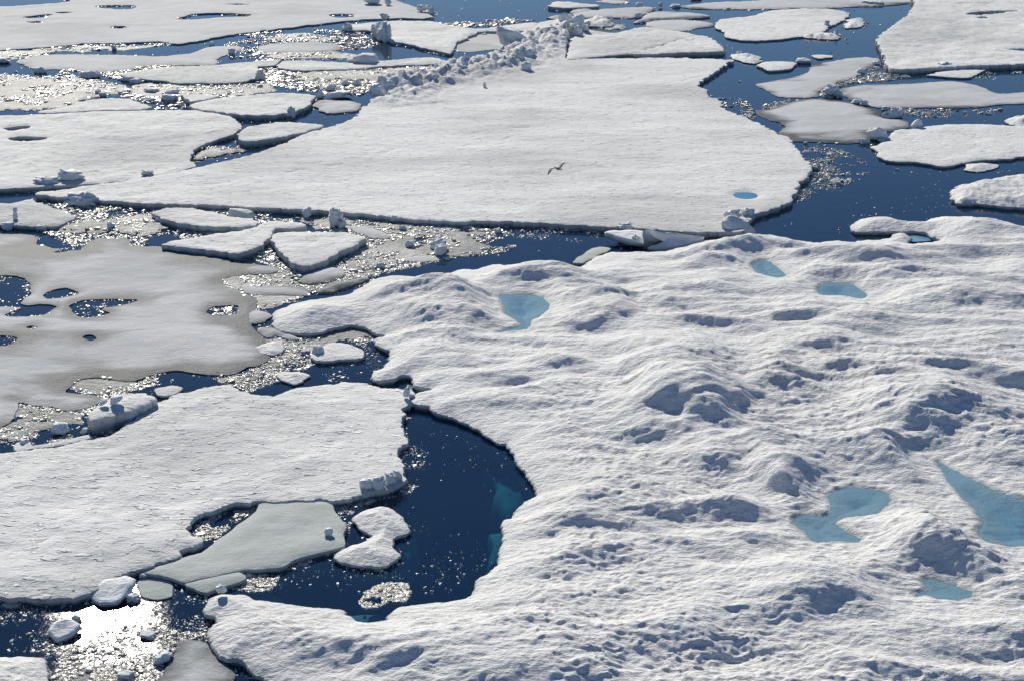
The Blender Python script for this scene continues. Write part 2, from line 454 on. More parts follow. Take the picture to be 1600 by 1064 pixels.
PONDS = [  # outline, water level, material
 ([(783,462),(800,460),(830,460),(852,470),(857,480),(845,492),(830,500),(826,514),(808,516),(785,520),(775,519),(805,512),(815,505),(800,497),(788,484)], 0.42, 'pond_deep'),
 ([(1178,410),(1195,408),(1210,415),(1228,430),(1215,434),(1198,430),(1182,425)], 0.42, 'pond'),
 ([(1280,447),(1300,442),(1328,444),(1340,452),(1355,463),(1345,467),(1315,463),(1282,460)], 0.42, 'pond_deep'),
 ([(1239,815),(1263,835),(1280,846),(1338,845),(1327,831),(1306,817),(1323,807),(1361,803),(1380,794),(1396,781),(1376,767),(1338,762),(1312,766),(1297,777),(1302,790),(1299,803),(1285,808),(1263,804),(1246,806)], 0.42, 'pond'),
 ([(1466,722),(1490,735),(1520,748),(1560,768),(1600,778),(1720,790),(1740,850),(1640,852),(1600,852),(1572,852),(1545,846),(1530,832),(1536,815),(1525,795),(1500,772),(1480,745)], 0.36, 'pond'),
 ([(1442,905),(1460,905),(1490,915),(1518,925),(1522,933),(1500,938),(1465,932),(1445,930),(1430,930),(1448,920)], 0.42, 'pond'),
]
PW = [(world_poly(p, z, 4, 0.1), z) for p, z, _ in PONDS]
# crest pixel, half width px, height m, far length m, near length m, skew
HILLS = [
 (1085,560,70,2.9,3.6,1.6,.25),(1040,545,50,.9,3,1.6,0),(1205,585,36,.95,2.2,1.0,.2),(1235,592,30,.5,2.5,1.2,0),
 (1420,575,80,.75,2.6,1.2,0),(1500,630,70,.5,2.4,1.2,.1),(1370,634,60,.85,2.2,1.0,-.1),(1445,630,60,.8,2.2,1.0,.1),
 (1275,742,42,1.0,2.0,1.0,.45),(1235,735,30,.6,2.0,1.2,.3),(1370,712,40,.6,1.8,1.0,0),(1412,722,34,.55,1.6,.9,0),(1260,780,22,.5,1.2,.7,.3),
 (1480,850,50,.95,2.4,1.0,.3),(1525,872,40,.7,1.8,.9,.3),(1430,845,40,.6,2.2,1.1,.1),
 (1330,918,90,.62,2.4,1.0,.05),(1250,932,70,.5,2.2,1.0,0),
 (480,1000,120,.5,2.0,.9,.05),(620,1012,100,.5,2.0,.9,.12),(760,1030,100,.55,2.0,.95,.12),(870,1042,70,.55,2.0,1.0,0),(720,1150,260,.3,2,1,0),
 (745,490,34,.8,2.4,1.1,.1),(690,478,50,.55,3,1.6,0),(815,447,42,.85,2.6,1.2,.1),(870,465,26,.6,2.6,1.2,0),
 (952,474,40,.9,2.6,1.0,-.1),(925,490,36,.5,2,1.0,-.1),(1135,403,52,.6,3.0,1.3,.1),(845,422,28,.5,2.4,1.1,0),(1315,428,52,.75,3.4,1.3,0),
 (1185,398,30,.5,3,1.5,0),(1390,412,34,.55,3.2,1.4,0),(1470,458,90,.65,3.4,1.4,.05),(1540,462,60,.5,3,1.4,0),(1380,492,70,.55,3,1.3,0),
 (1110,455,40,.5,2.5,1.1,-.1),(1045,462,24,.5,2,1.0,-.1),(1255,478,40,.5,2.6,1.2,0),(1500,345,60,.5,3,1.6,0),
 (885,560,60,.4,3,1.4,.1),(1060,655,90,.4,2.8,1.3,0),(905,640,60,.35,2.6,1.3,0),(1170,812,50,.22,2,.8,-.1),
 (1000,930,120,.35,2.6,1.2,0),(1400,1000,120,.35,2.4,1.2,0),(1150,1000,120,.3,2.4,1.2,0),(1560,700,60,.6,2.4,1.2,-.1),(1560,980,90,.4,2.4,1.1,.1),
 (640,470,60,.45,3,2,0),(500,482,50,.3,2,1.5,0),(660,560,50,.35,2.4,1.4,0),(1590,520,60,.5,3,1.4,0),(1300,520,60,.35,3,1.3,0),(1520,560,70,.4,3,1.3,0),
 (1310,690,60,.4,2.4,1.2,0),(930,760,70,.35,2.6,1.3,-.1),(1090,540,40,.6,1.5,2.5,0),
]
HW = []
for px, py, w, h, lf, ln, sk in HILLS:
    cx, cy = at(px, py, MH + h * 0.7)
    HW.append((float(cx), float(cy), w * mpp(py) * (1.25 if h < 1.5 else 1.1), h if h < .75 else .75 + (h - .75) * .65, lf, ln, sk))
def main_height(X, Y, dd):
    # warp so that crests lean towards the camera and wander
    wx = X + 0.6 * fbm(X, Y, 3.0, 3, 91, .5); wy = Y + 0.6 * fbm(X, Y, 2.4, 3, 92, .5)
    z = np.zeros_like(X)
    for cx, cy, w, h, lf, ln, sk in HW:
        dx = wx - cx; dy = wy - cy + sk * dx
        m = (np.abs(dx) < 3.2 * w) & (np.abs(dy) < 3 * lf)
        ly = np.where(dy[m] > 0, lf, ln)
        z[m] += h * np.exp(-(dx[m] / w) ** 2 - np.abs(dy[m] / ly) ** 2.0)
    roll = fbm(X * 0.6, Y, 4.2, 2, 41, 0.55)
    roll = fbm(X * 0.6, Y - 1.1 * roll, 4.2, 3, 41, 0.55)
    z = z * 0.56 + 0.18 * roll + 0.0
    px = np.hypot(X, Y) ** 2 / (CAM_H * FPX) * 1.5       # ground length of one grid step
    def oct_(wl, amp, seed, st=0.75):
        k = np.clip(wl / (2.4 * px) - 0.25, 0, 1)
        return amp * k * noise(X * st / wl + 0.3 * np.sin(Y), Y / wl, seed)
    # long wind- and melt-shaped swells: gentle on the far side, steep towards the camera
    def dunes(lam, amp, seed, skew):
        ph = -(Y + skew * X) / lam + 0.9 * fbm(X * 0.35, Y * 0.7, 5.0, 3, seed, .5)
        f = ph - np.floor(ph)
        prof = np.where(f < .56, sstep(0, .56, f), 1 - sstep(.56, 1.0, f))
        am = np.clip(0.42 + 1.1 * fbm(X * 0.45, Y, 4.5, 2, seed + 5), 0, 1.3)
        return amp * am * prof
    z = z + dunes(5.2, 0.32, 301, .10) + dunes(2.4, 0.18, 311, -.12) + dunes(1.15, 0.085, 321, .2) + dunes(0.6, 0.035, 331, -.3)
    qx = X + 0.25 * fbm(X, Y, 0.9, 2, 161); qy = Y + 0.25 * fbm(X, Y, 0.9, 2, 162)
    def rid(wl, amp, seed, st=0.5):
        k = np.clip(wl / (2.4 * px) - 0.25, 0, 1)
        return amp * k * (0.35 - np.abs(noise((qx + .3 * qy) * st / wl, qy / wl, seed)))
    cup = 0.55 + 0.5 * sstep(-0.35, 0.5, fbm(X * .6, Y, 5.0, 3, 70))
    sm = rid(0.70, 0.05, 171) + rid(0.40, 0.05, 172) + rid(0.24, 0.045, 173) + rid(0.15, 0.03, 175, .6)
    sm = sm + oct_(0.8, 0.02, 52, .5) + oct_(0.42, 0.022, 53, .5) + oct_(0.25, 0.028, 54, .55) + oct_(0.15, 0.026, 55, 0.6)
    z = z + 1.0 * sm * cup + oct_(1.5, 0.05, 51, .5)
    fz = oct_(0.42, 0.035, 153, .55) + oct_(0.25, 0.04, 154, .55) + oct_(0.15, 0.03, 155, .6)
    # low rim along the water's edge
    z = z * (0.18 + 0.82 * sstep(0.0, 2.2, dd))
    for W, zp in PW:
        bb = (X > W[:, 0].min() - 3) & (X < W[:, 0].max() + 3) & (Y > W[:, 1].min() - 3) & (Y < W[:, 1].max() + 3)
        if not bb.any(): continue
        d = -sdf(X[bb], Y[bb], W) + 0.10 * fbm(X[bb], Y[bb], 0.8, 3, 83)
        tz = MH + z[bb]
        w_ = sstep(0.0, 1.9, d)
        bank = zp + 0.05 * sstep(0, .2, d) + (tz - zp - 0.05) * w_ + fz[bb] * (1 - w_) * sstep(-.1, .4, d) - 0.40 * (1 - sstep(-1.3, 0.05, d))
        bank = np.where(d < 0, np.minimum(bank, zp - 0.02 + 0.0 * d), bank)
        z[bb] = bank - MH
    return z
def main_thin(X, Y, dd):
    th = np.zeros_like(X)
    for W, zp in PW:
        bb = (X > W[:, 0].min() - 3) & (X < W[:, 0].max() + 3) & (Y > W[:, 1].min() - 3) & (Y < W[:, 1].max() + 3)
        d = -sdf(X[bb], Y[bb], W)
        th[bb] = np.maximum(th[bb], np.exp(-np.maximum(d, 0) / 0.25))
    return th
def main_blue(X, Y):
    b = np.zeros_like(X)
    for W, zp in PW:
        bb = (X > W[:, 0].min() - 1) & (X < W[:, 0].max() + 1) & (Y > W[:, 1].min() - 1) & (Y < W[:, 1].max() + 1)
        d = -sdf(X[bb], Y[bb], W) + 0.10 * fbm(X[bb], Y[bb], 0.8, 3, 83)
        b[bb] = np.maximum(b[bb], 1 - sstep(-1.2, 0.1, d))
    return b
mainf = build_floe('hummocky_ice_floe', MAIN, MH, MAT['hummock'], step=(1.5, 1.3), rag=0.10, edge=0.45, rr=0.5, height_fn=main_height,
                   seed=3, thin_edge=0.55, thin_w=0.25, lip=0.06, depth=0.7, ragwl=0.7, thin_fn=main_thin, blue_fn=main_blue)
tag(mainf, 'huge white hummocky ice floe of bumpy snow with blue melt ponds filling the right', 'ice floe')
PL = ['hooked blue melt pond beside the leftmost hollow', None, 'deep blue oval melt pond', 'forked pale blue melt pond', 'long pale blue melt pond at the right edge', None]
for (p, z, mk), lb in zip(PONDS, PL):
    o = flat_sheet('melt_pond', p, z, MAT['pond_clear'], mainf, out_=0.28)
    if lb: o['label'] = lb

flat_sheet('melt_pond', [(1393,362),(1415,357),(1435,357),(1455,361),(1472,373),(1450,377),(1418,378),(1400,370)], 0.06, MAT['pond'], mainf)
# underwater ice shelves of the floe, seen through the water
def shelf(outline, depth, parent, seed=1):
    q = smooth_poly(outline, 4, 0.0)
    x, y = at(q[:, 0], q[:, 1], -depth * 0.6)
    n = len(x); c = np.array([x.mean(), y.mean()])
    V = []; F = []
    rn = 0.10 * fbm(x, y, 1.2, 3, seed)
    for k, (s, z) in enumerate(((0.0, -depth), (0.6, -depth * 1.0), (0.9, -depth * 1.15), (1.05, -depth * 1.6), (0.95, -depth * 2.4))):
        for i in range(n):
            V.append((c[0] + (x[i] - c[0]) * (s + rn[i] * s), c[1] + (y[i] - c[1]) * (s + rn[i] * s), z + (0.10 * float(rn[i]) if k else 0)))
    for k in range(4):
        for i in range(n):
            j = (i + 1) % n
            F.append((k * n + i, k * n + j, (k + 1) * n + j, (k + 1) * n + i))
    return faces_mesh('underwater_shelf', V, F, MAT['shelf'], loc=(c[0], c[1], -depth), parent=parent)
for ol, dp in (([(752,712),(775,725),(800,730),(835,750),(835,765),(805,790),(785,785),(770,765),(775,740)], 0.8),
               ([(762,815),(775,810),(800,812),(790,850),(775,870),(762,862),(770,838)], 0.75),
               ([(595,575),(650,578),(672,600),(650,610),(615,602),(585,595)], 0.55),
               ([(550,950),(610,950),(615,965),(560,970),(545,962)], 0.4),
               ([(1350,356),(1400,355),(1470,360),(1475,378),(1400,372),(1365,366)], 0.22),
               ([(320,940),(345,950),(330,985),(300,975),(298,958)], 0.5),
               ([(360,1025),(420,1050),(450,1075),(400,1075),(350,1040)], 0.7),
               ([(400,915),(440,925),(440,940),(395,930)], 0.3),
               ([(540,505),(600,505),(600,530),(560,535)], 0.9)):
    shelf(ol, dp, mainf, len(ol))

# ------------------------------------------------------------------ the other floes
# style -> material, freeboard, edge options
ST = {
 'slab':  dict(split=True, m='snow', depth=.25, H=0.24, rag=0.10, ragwl=0.5, edge=0.9, rr=0.08, lip=0.03, thin_edge=0.0, sharp=0.5),
 'snow':  dict(split=True, depth=.25, m='snow', H=0.20, rag=0.09, edge=0.70, rr=0.25, lip=0.04, thin_edge=0.25, thin_w=0.6, sharp=0.35),
 'grey':  dict(m='grey', H=0.09, rag=0.10, edge=0.30, rr=0.5, lip=0.02, thin_edge=0.75, thin_w=0.8, sharp=0.1),
 'thin':  dict(split=True, m='grey', H=0.06, rag=0.12, edge=0.40, rr=0.3, lip=0.01, thin_edge=0.5, thin_w=0.8, thin_base=0.15, sharp=0.2),
 'slush': dict(m='slush', H=0.05, rag=0.28, edge=0.35, rr=0.3, lip=0.01, thin_edge=0.3, thin_w=0.6, sharp=0.1, ragwl=0.6),
 'pale':  dict(split=True, m='pale', H=0.16, rag=0.07, edge=0.75, rr=0.2, lip=0.03, thin_edge=0.2, thin_w=0.5, sharp=0.45),
 'rough': dict(m='hummock', H=0.30, rag=0.12, edge=0.45, rr=0.4, lip=0.05, thin_edge=0.4, thin_w=0.3, sharp=0.3),
}
def rough_fn(seed, amp=1.0):
    def f(X, Y, dd):
        k = sstep(0, 0.9, dd) * amp
        return k * (0.10 * fbm(X, Y, 1.3, 2, seed) + 0.06 * fbm(X, Y, 0.4, 3, seed + 3)) + 0.1 * k
    return f
def ridge_fn(X, Y, dd):                    # rubble mound under the pressure ridge of the wedge floe
    z = 0.06 * fbm(X * 0.5, Y, 3.0, 3, 201) * sstep(0, 1, dd)
    line = RIDGE
    d = np.full(len(X), 1e3)
    for a, b in zip(line[:-1], line[1:]):
        e = b - a; t = np.clip(((X - a[0]) * e[0] + (Y - a[1]) * e[1]) / (e @ e), 0, 1)
        d = np.minimum(d, np.hypot(X - a[0] - t * e[0], Y - a[1] - t * e[1]))
    k = np.exp(-(d / 2.6) ** 2)
    z = z + k * (0.42 + 0.50 * fbm(X, Y, 2.4, 3, 203, 0.6) + 0.40 * np.abs(fbm(X, Y, 1.2, 3, 207)))
    # faint old cracks and sledge-like scratches
    c1 = np.exp(-((Y - 0.5 * X - 96 + 1.2 * fbm(X, Y, 8, 2, 211)) / 0.22) ** 2)
    c2 = np.exp(-((Y - 0.75 * X - 86 + 1.5 * fbm(X, Y, 9, 2, 212)) / 0.25) ** 2)
    qx_, qy_ = at(1166, 304, 0.29)
    z = z - 0.16 * np.exp(-(((X - qx_) / .75) ** 2 + ((Y - qy_) / .75) ** 2) ** 1.5)
    return z - 0.035 * (c1 * (fbm(X, Y, 2.5, 2, 220) > -.1) + c2 * (fbm(X, Y, 2.5, 2, 221) > .05))
RIDGE = np.array([at(x, y, 0.3) for x, y in ((600,146),(640,132),(690,118),(740,106),(785,98),(812,84),(835,72),(852,62),(872,56),(884,52))])

BIG = [(585,155),(590,143),(605,133),(650,121),(680,109),(705,101),(740,97),(770,93),(790,83),(805,67),(820,56),(840,51),(870,47),(888,45),(885,70),(884,94),(910,92.5),(950,91),(987,91.5),(1025,90),(1075,91.5),(1112,92.5),(1145,94),(1125,107),(1097,126),(1090,136),(1107,142),(1107,150),(1125,156),(1130,167),(1140,174),(1162,184),(1182,191),(1200,200),(1212,207),(1232,215),(1245,232),(1255,250),(1267,255),(1266,271),(1250,284),(1251,290),(1237,304),(1239,312),(1215,322),(1200,328),(1175,335),(1170,350),(1160,361),(1137,362),(1075,361),(1007,357),(960,355),(925,353),(875,350),(800,346),(760,344),(710,346),(637,341),(600,337),(550,332),(500,328),(450,325.5),(400,324),(350,321),(260,318.5),(155,313),(100,308),(60,305),(55,302),(62,300),(95,297),(140,290),(200,281.5),(240,276),(272,270),(310,260.5),(350,252),(400,240),(425,230),(450,220),(487,206),(525,196),(550,185),(565,172),(580,162)]
GREYF = [(-110,364),(0,364),(30,364),(55,367),(62,380),(82,385),(117,389),(130,385),(140,377),(155,371),(180,370),(195,372),(207,382),(250,384),(275,386),(295,392),(330,397),(362,401),(362,408),(400,411),(425,416),(395,424),(352,431),(345,440),(360,447),(395,460),(400,475),(390,500),(400,515),(415,530),(425,545),(420,560),(400,569),(385,571),(365,580),(337,582),(300,579),(280,576),(250,579),(225,586),(207,592),(175,587),(140,585),(120,589),(107,602),(104,610),(135,612),(162,620),(140,632),(107,637),(82,631),(50,629),(30,625),(25,630),(22,642),(0,665),(-110,692)]
F1 = [(-110,712),(0,704),(25,702),(87,695),(130,686),(162,680),(190,665),(212,655),(225,637),(242,627),(270,616),(312,605),(350,599),(375,606),(400,614),(430,616),(462,606),(500,601),(547,595),(580,599),(607,604),(641,606),(643,615),(640,630),(630,637),(627,652),(629,670),(637,682),(635,690),(622,700),(622,715),(630,727),(632,740),(630,751),(612,761),(587,765),(565,770),(545,776),(517,778),(460,778),(410,780),(380,783),(350,788),(320,800),(300,812),(288,822),(300,832),(317,839),(319,844),(307,848),(283,857),(277,865),(267,870),(237,880),(213,886),(187,896),(165,910),(141,924),(107,930),(80,932),(48,931),(32,928),(0,929),(-110,930)]
FL = [ # name, style, outline, label, extra
 ('wedge_ice_floe','slab',BIG,'great flat wedge-shaped floe across the centre, rubble ridge on its far left edge',dict(height_fn=ridge_fn, step=(1.6,1.0), H=0.29, rag=.13, ragwl=.7)),
 ('pitted_ice_floe','grey',GREYF,'smooth dull grey floe at the left, pierced by dark melt holes',dict(H=0.12, thin_w=0.9, thin_edge=1.0, thin_base=.28, step=(2.0,1.3), edge=0.35, holes=[
   [(-40,432),(0,432),(15,432),(32,434),(42,440),(45,450),(50,460),(40,467),(39,477),(62,477),(87,480),(85,485),(72,494),(50,496),(22,497),(10,495),(15,490),(31,484),(25,482),(0,481),(-40,481)],
   [(62,464),(82,455),(105,452),(117,455),(121,460),(100,466),(75,469)],
   [(107,480),(125,472),(155,469.5),(207,469),(215,472),(180,480),(160,485),(172,491),(150,497.5),(130,499),(115,492)],
   [(322,486),(337,480),(357,479),(372,481),(370,492),(345,495),(327,492)],
   [(290,397),(305,394),(325,397),(310,400.5)],
   [(-30,527),(0,526),(15,527),(27,531),(15,539),(0,542),(-30,542)],
   [(129,529),(140,525),(152,529),(142,534)],[(42,513),(50,511),(56,513),(50,515)],
   [(82,397),(100,390),(116,388),(112,393),(95,397)]])),
 ('snowy_ice_floe','snow',F1,'large white snowy floe at the lower left beside the dark curved pool',dict(H=0.27, step=(1.8,1.3), edge=0.8, rag=0.16, ragwl=.6, thin_edge=0.15)),
 ('grey_ice_slab','pale',[(408,781),(450,780),(512,781),(523,796),(539,820),(535,831),(540,845),(533,851),(507,859),(480,865),(459,872),(448,881),(427,884),(400,887),(373,888),(330,897),(290,906),(277,903),(251,896),(226,892),(240,884),(267,874),(315,861),(347,836),(368,820),(400,796)],'pale grey-green slab wedged below the lower left snowy floe',dict(H=0.2)),
 ('grey_ice_slab','pale',[(290,909),(330,900),(373,891),(384,899),(375,907),(335,918),(323,923),(307,919)],'narrow grey slab split off along a crack from the pale grey-green slab',dict(H=0.17)),
 ('bumpy_ice_floe','rough',[(552,799),(571,788),(592,781),(613,785),(624,796),(637,815),(635,824),(616,833),(619,857),(616,865),(600,875),(573,875),(544,871),(523,864),(525,857),(544,845),(571,837),(581,828),(571,820),(560,812),(553,805)],'small waisted bumpy white floe afloat in the dark curved pool',dict(fn=1)),
 ('snowy_ice_floe','rough',[(-110,1012),(0,1015),(27,1016),(64,1021),(69,1036),(75,1060),(85,1120),(-110,1120)],'white snow floe in the bottom left corner',dict(fn=1)),
 ('grey_ice_slab','thin',[(283,996),(301,995),(325,1001),(331,1012),(355,1033),(365,1047),(368,1064),(380,1120),(230,1120),(244,1064),(256,1044),(272,1015)],'flat grey slab at the bottom edge, left of the hummocky floe',dict(H=0.16)),
 ('slush_raft','slush',[(120,1058),(145,1040),(180,1036),(205,1042),(208,1060),(200,1110),(110,1110)],'grey slush raft at the bottom edge below the sun glint',{}),
 ('thin_ice_sheet','pale',[(216,905),(235,901),(262,905),(272,915),(268,930),(245,935),(222,930)],'thin sunken ice sheet right of the sun glint under the grey slab',dict(H=0.05)),
 # left middle
 ('ice_floe','snow',[(-110,315),(0,315),(15,316),(45,310),(55,314),(75,320),(100,330),(120,335),(115,341),(97,349),(85,352),(50,352),(0,349),(-110,350)],'white floe at the left edge with a little upright ice knob on it',dict(H=0.28)),
 ('slush_raft','slush',[(117,342),(162,340),(212,335),(250,337),(267,342),(252,360),(217,367),(175,362),(112,362),(85,357)],'rough beige slush raft between the white left edge floe and the twin slabs',dict(H=.12)),
 ('ice_slab','slab',[(237,331),(262,324),(300,325),(337,331),(360,338),(395,341),(400,344),(400,352),(370,354),(345,354),(300,351),(270,345),(245,338)],'tapering white slab right under the wedge floe, far slab of the twin pair',dict(H=0.36)),
 ('ice_slab','slab',[(252,382),(275,375),(325,367),(375,360),(402,354),(410,347),(437,345),(478,349),(465,356),(430,356),(425,367),(412,380),(400,386),(372,396),(337,392),(300,387)],'long arrow-shaped white slab bordering the pitted grey floe',dict(H=0.36)),
 ('ice_slab','slab',[(423,373),(427,365),(450,362),(495,362),(540,362),(560,366),(572,372),(550,385),(530,392),(510,405),(492,414),(475,415),(455,410),(445,400),(432,387)],'thick triangular white slab amid brash, pointing towards the viewer',dict(H=0.4)),
 ('ice_slab','thin',[(540,352),(575,352),(610,365),(602,371),(575,367),(560,361)],'small grey slab right of the spiky ice lump',dict(H=.15)),
 ('ice_slab','thin',[(467,434),(487,424),(505,416),(535,417),(536,427),(525,435),(492,440),(472,438)],'small grey slab just in front of the thick triangular slab',dict(H=.15)),
 ('ice_slab','thin',[(492,452),(520,440),(560,430),(575,432),(560,440),(540,446),(520,452)],'thin curved slab touching the left tip of the hummocky floe',dict(H=.2)),
 ('ice_slab','thin',[(380,455),(385,445),(440,446),(475,449),(485,455),(477,459),(437,460),(400,459)],'low grey strip of ice in the brash left of the curved slab',dict(H=.12)),
 ('ice_slab','thin',[(378,418),(400,413),(430,415),(435,421),(422,425),(395,426)],'little grey slab between the pitted floe and the triangular slab',dict(H=.14)),
 ('ice_slab','thin',[(387,487),(400,481),(420,485),(425,492),(415,500),(400,503),(387,500)],'rounded grey slab on the right shore of the pitted floe',dict(H=.14)),
 ('ice_slab','thin',[(402,513),(420,509),(432,507),(440,512),(465,525),(450,525),(432,520),(420,522)],'slanting splinter slab off the left tip of the hummocky floe',dict(H=.18)),
 ('ice_cake','rough',[(402,539),(420,531),(440,527),(443,541),(425,550),(410,545)],'small white ice cake at the right shore of the pitted floe',dict(H=.2)),
 ('ice_cake','snow',[(487,552),(500,540),(515,533),(535,533),(560,541),(570,546),(565,556),(540,559),(510,561),(495,560)],'flat white ice cake with a lump on its left end, above the snowy floe',dict(H=.2)),
 ('ice_cake','rough',[(436,583),(440,577),(470,577),(482,583),(470,592),(460,596),(445,591)],'lone small bright ice cake in dark water above the snowy floe',dict(H=.18)),
 ('ice_cake','slab',[(135,649),(150,632),(170,620),(195,612),(225,611),(240,615),(246,621),(225,632),(205,640),(175,648),(147,654)],'thick ice cake carrying a square block, left of the snowy floe top',dict(H=.55, depth=.4)),
 ('ice_slab','snow',[(244,605),(270,601),(283,604),(275,611),(262,616),(248,615)],'thin bright slab off the right end of the thick ice cake',dict(H=.14)),
 ('slush_strip','slush',[(0,672),(30,664),(75,658),(78,664),(40,675),(0,690),(-60,695),(-60,680)],'wet slush strip at the left edge below the pitted floe',dict(H=.08)),
 ('slush_strip','snow',[(25,690),(45,688),(50,694),(100,686),(138,678),(140,682),(100,692),(60,698),(25,701)],'thin snowy strip along the top edge of the lower left snowy floe',dict(H=.12)),
 ('slush_raft','slush',[(640,395),(655,382),(668,370),(700,366),(735,368),(758,378),(770,388),(740,396),(705,400),(670,404)],'soft grey slush raft around the heart-shaped ice lump',dict(H=.07)),
 ('ice_slab','thin',[(628,403),(650,398),(680,398),(690,404),(660,408),(640,407)],'thin oval slab left of the heart-shaped ice lump',dict(H=.1)),
 ('ice_slab','pale',[(895,409),(905,400),(925,388),(940,385),(955,388),(935,398),(922,404),(912,410)],'low grey slab melting into the far rim of the hummocky floe',dict(H=.14)),
 ('slush_raft','slush',[(480,342),(560,345),(640,352),(720,358),(760,366),(700,371),(645,380),(650,400),(620,418),(585,425),(548,421),(532,408),(560,393),(582,377),(540,360),(490,352)],'wide grey slush sheet filling the gap between wedge floe and triangular slab',dict(H=.03, rag=.5, ragwl=1.2)),
 ('slush_raft','slush',[(350,432),(400,426),(450,420),(470,440),(540,432),(590,424),(560,446),(490,456),(450,470),(425,480),(400,475),(365,452)],'grey slush sheet around the low grey strip of ice',dict(H=.03, rag=.4, ragwl=1.0)),
 ('slush_raft','slush',[(400,517),(430,514),(470,528),(530,510),(562,512),(572,524),(530,531),(490,545),(480,562),(440,572),(400,592),(365,600),(345,593),(390,576),(428,560)],'crumbly slush sheet between the pitted floe and the flat ice cake',dict(H=.03, rag=.4, ragwl=.9)),
 ('slush_raft','slush',[(112,603),(140,590),(200,592),(228,590),(205,601),(172,613),(140,610)],'small bright slush patch in the notch of the pitted floe',dict(H=.03, rag=.3, ragwl=.8)),
 ('slush_raft','slush',[(-20,692),(18,652),(30,636),(80,640),(130,648),(140,665),(108,663),(60,652),(38,664)],'arched slush rim along the pool left of the thick ice cake',dict(H=.03, rag=.3, ragwl=.8)),
 # upper left
 ('slush_raft','slush',[(215,133),(400,132),(425,143),(345,150),(285,146),(235,152)],'far slush sheet in front of the light floe',dict(H=.05, rag=.6, ragwl=2)),
 ('slush_raft','slush',[(405,84),(525,82),(560,89),(500,93),(430,93)],'far slush sheet between the small grey floe and the long thin slab',dict(H=.05, rag=.6, ragwl=2)),
 ('slush_raft','slush',[(-60,84),(40,78),(120,74),(240,71),(200,76),(100,82),(30,92),(-60,98)],'far slush streak along the near edge of the vast top left floe',dict(H=.05, rag=.6, ragwl=2)),
 ('ice_floe','grey',[(-110,8),(0,10),(50,7),(110,2),(118,-12),(560,-14),(600,-6),(625,3),(650,11),(670,15),(678,19),(676,25),(662,29),(630,28),(590,29),(550,31.5),(500,37),(450,43),(400,49),(350,56),(300,65),(280,68),(265,67),(250,64.5),(220,65),(180,67),(130,67.5),(110,70),(60,74),(0,78),(-110,82)],'vast flat floe across the top left corner, dotted with shallow ponds',dict(H=.15, edge=.7, rr=.3, thin_edge=.2, holes=[
   [(150,13),(165,10.5),(200,10.5),(214,12),(205,16),(180,17)],[(275,32),(300,25),(320,23),(360,23),(392,25),(385,28),(340,30),(300,33)],[(170,45),(180,43),(198,43),(200,46),(183,47.5)],
   [(35,30),(60,26),(80,25),(70,29),(45,31)],[(40,37),(55,35.5),(68,36.5),(55,38.5)],[(515,26),(530,24),(550,25),(548,29),(530,30.5)],[(350,9),(370,8),(390,9),(370,10)],[(82,22),(100,21),(118,21.5),(100,23)]])),
 ('ice_floe','snow',[(534,43),(545,38),(575,35),(612,32),(650,32),(675,33),(700,38),(725,44),(745,50),(732,57),(715,65),(710,72),(706,82),(695,81),(670,76),(650,71),(630,66),(612,64),(598,58),(580,47),(550,46)],'pale floe with a spiky heap of blocks on its near edge, top centre left',dict(H=.28)),
 ('sunken_ice_sheet','pale',[(709,80),(713,70),(722,62),(738,56),(750,51),(790,50),(806,52),(800,64),(795,74),(760,79),(735,82)],'pale blue sunken ice sheet next to the tall leaning block, top centre',dict(H=.025)),
 ('ice_slab','snow',[(690,41),(715,40),(745,44),(770,42),(800,38),(841,34),(838,47),(832,50),(815,48),(800,47),(770,48),(745,49),(720,46)],'long bright sliver of ice behind the leaning block, top centre',dict(H=.28)),
 ('ice_slab','slab',[(834,46),(842,35),(870,30),(893,29),(895,36),(887,43),(862,48),(845,50)],'thick high slab with a blue shaded face at the far end of the ridge',dict(H=.85, depth=.7)),
 ('ice_slab','slab',[(859,10),(866,3),(888,3),(910,6),(935,7),(935,10),(900,12),(880,12.5)],'far white slab left of centre at the very top',dict(H=.3)),
 ('ice_slab','thin',[(932,3),(950,-1),(980,1),(979,5),(960,6),(945,4)],'far rough slab touching the top edge of the view',{}),
 ('ice_slab','thin',[(888,18),(900,13),(915,10),(925,13),(920,17),(905,19)],'small far slab behind the smooth grey slab',dict(H=.2)),
 ('ice_floe','thin',[(855,26),(875,22),(900,19),(925,15),(960,12),(990,10.5),(1020,10),(1020,15),(1003,22),(990,26),(940,26),(895,28),(858,28)],'far smooth grey slab, the left one of two meeting along a slanted crack',dict(H=.2)),
 ('ice_slab','thin',[(994,31),(1004,25),(1024,17),(1050,17),(1080,19),(1103,21),(1108,24),(1082,27),(1045,29),(1012,31),(995,33)],'far smooth grey slab right of the slanted crack, with a dark near edge',dict(H=.25)),
 ('ice_slab','rough',[(912,30),(925,27),(945,27),(958,31),(959,37),(940,39),(920,38),(910,34)],'lumpy white slab right behind the top of the pressure ridge',dict(H=.3)),
 ('slush_raft','slush',[(943,43),(955,39),(970,38),(976,41),(968,46),(950,46)],'little slush raft in front of the lumpy far slab',{}),
 ('ice_floe','grey',[(1009,35),(1025,30.5),(1052,29.5),(1082,30.5),(1105,33),(1117,37),(1108,40),(1082,44.5),(1065,48),(1040,47),(1020,43),(1008,40)],'far grey floe with a pointed right end behind the white wedge slab',dict(H=.16)),
 ('ice_floe','snow',[(891,45),(900,45),(915,46),(940,49),(960,51),(975,47.5),(995,43),(1012,42),(1040,46),(1065,49),(1087,54),(1082,56),(1050,65),(1025,72.5),(1000,81),(988,83),(972,84),(950,86),(920,89),(888,92),(887,75),(890,55)],'white floe joined to the right side of the pressure ridge',dict(H=.28)),
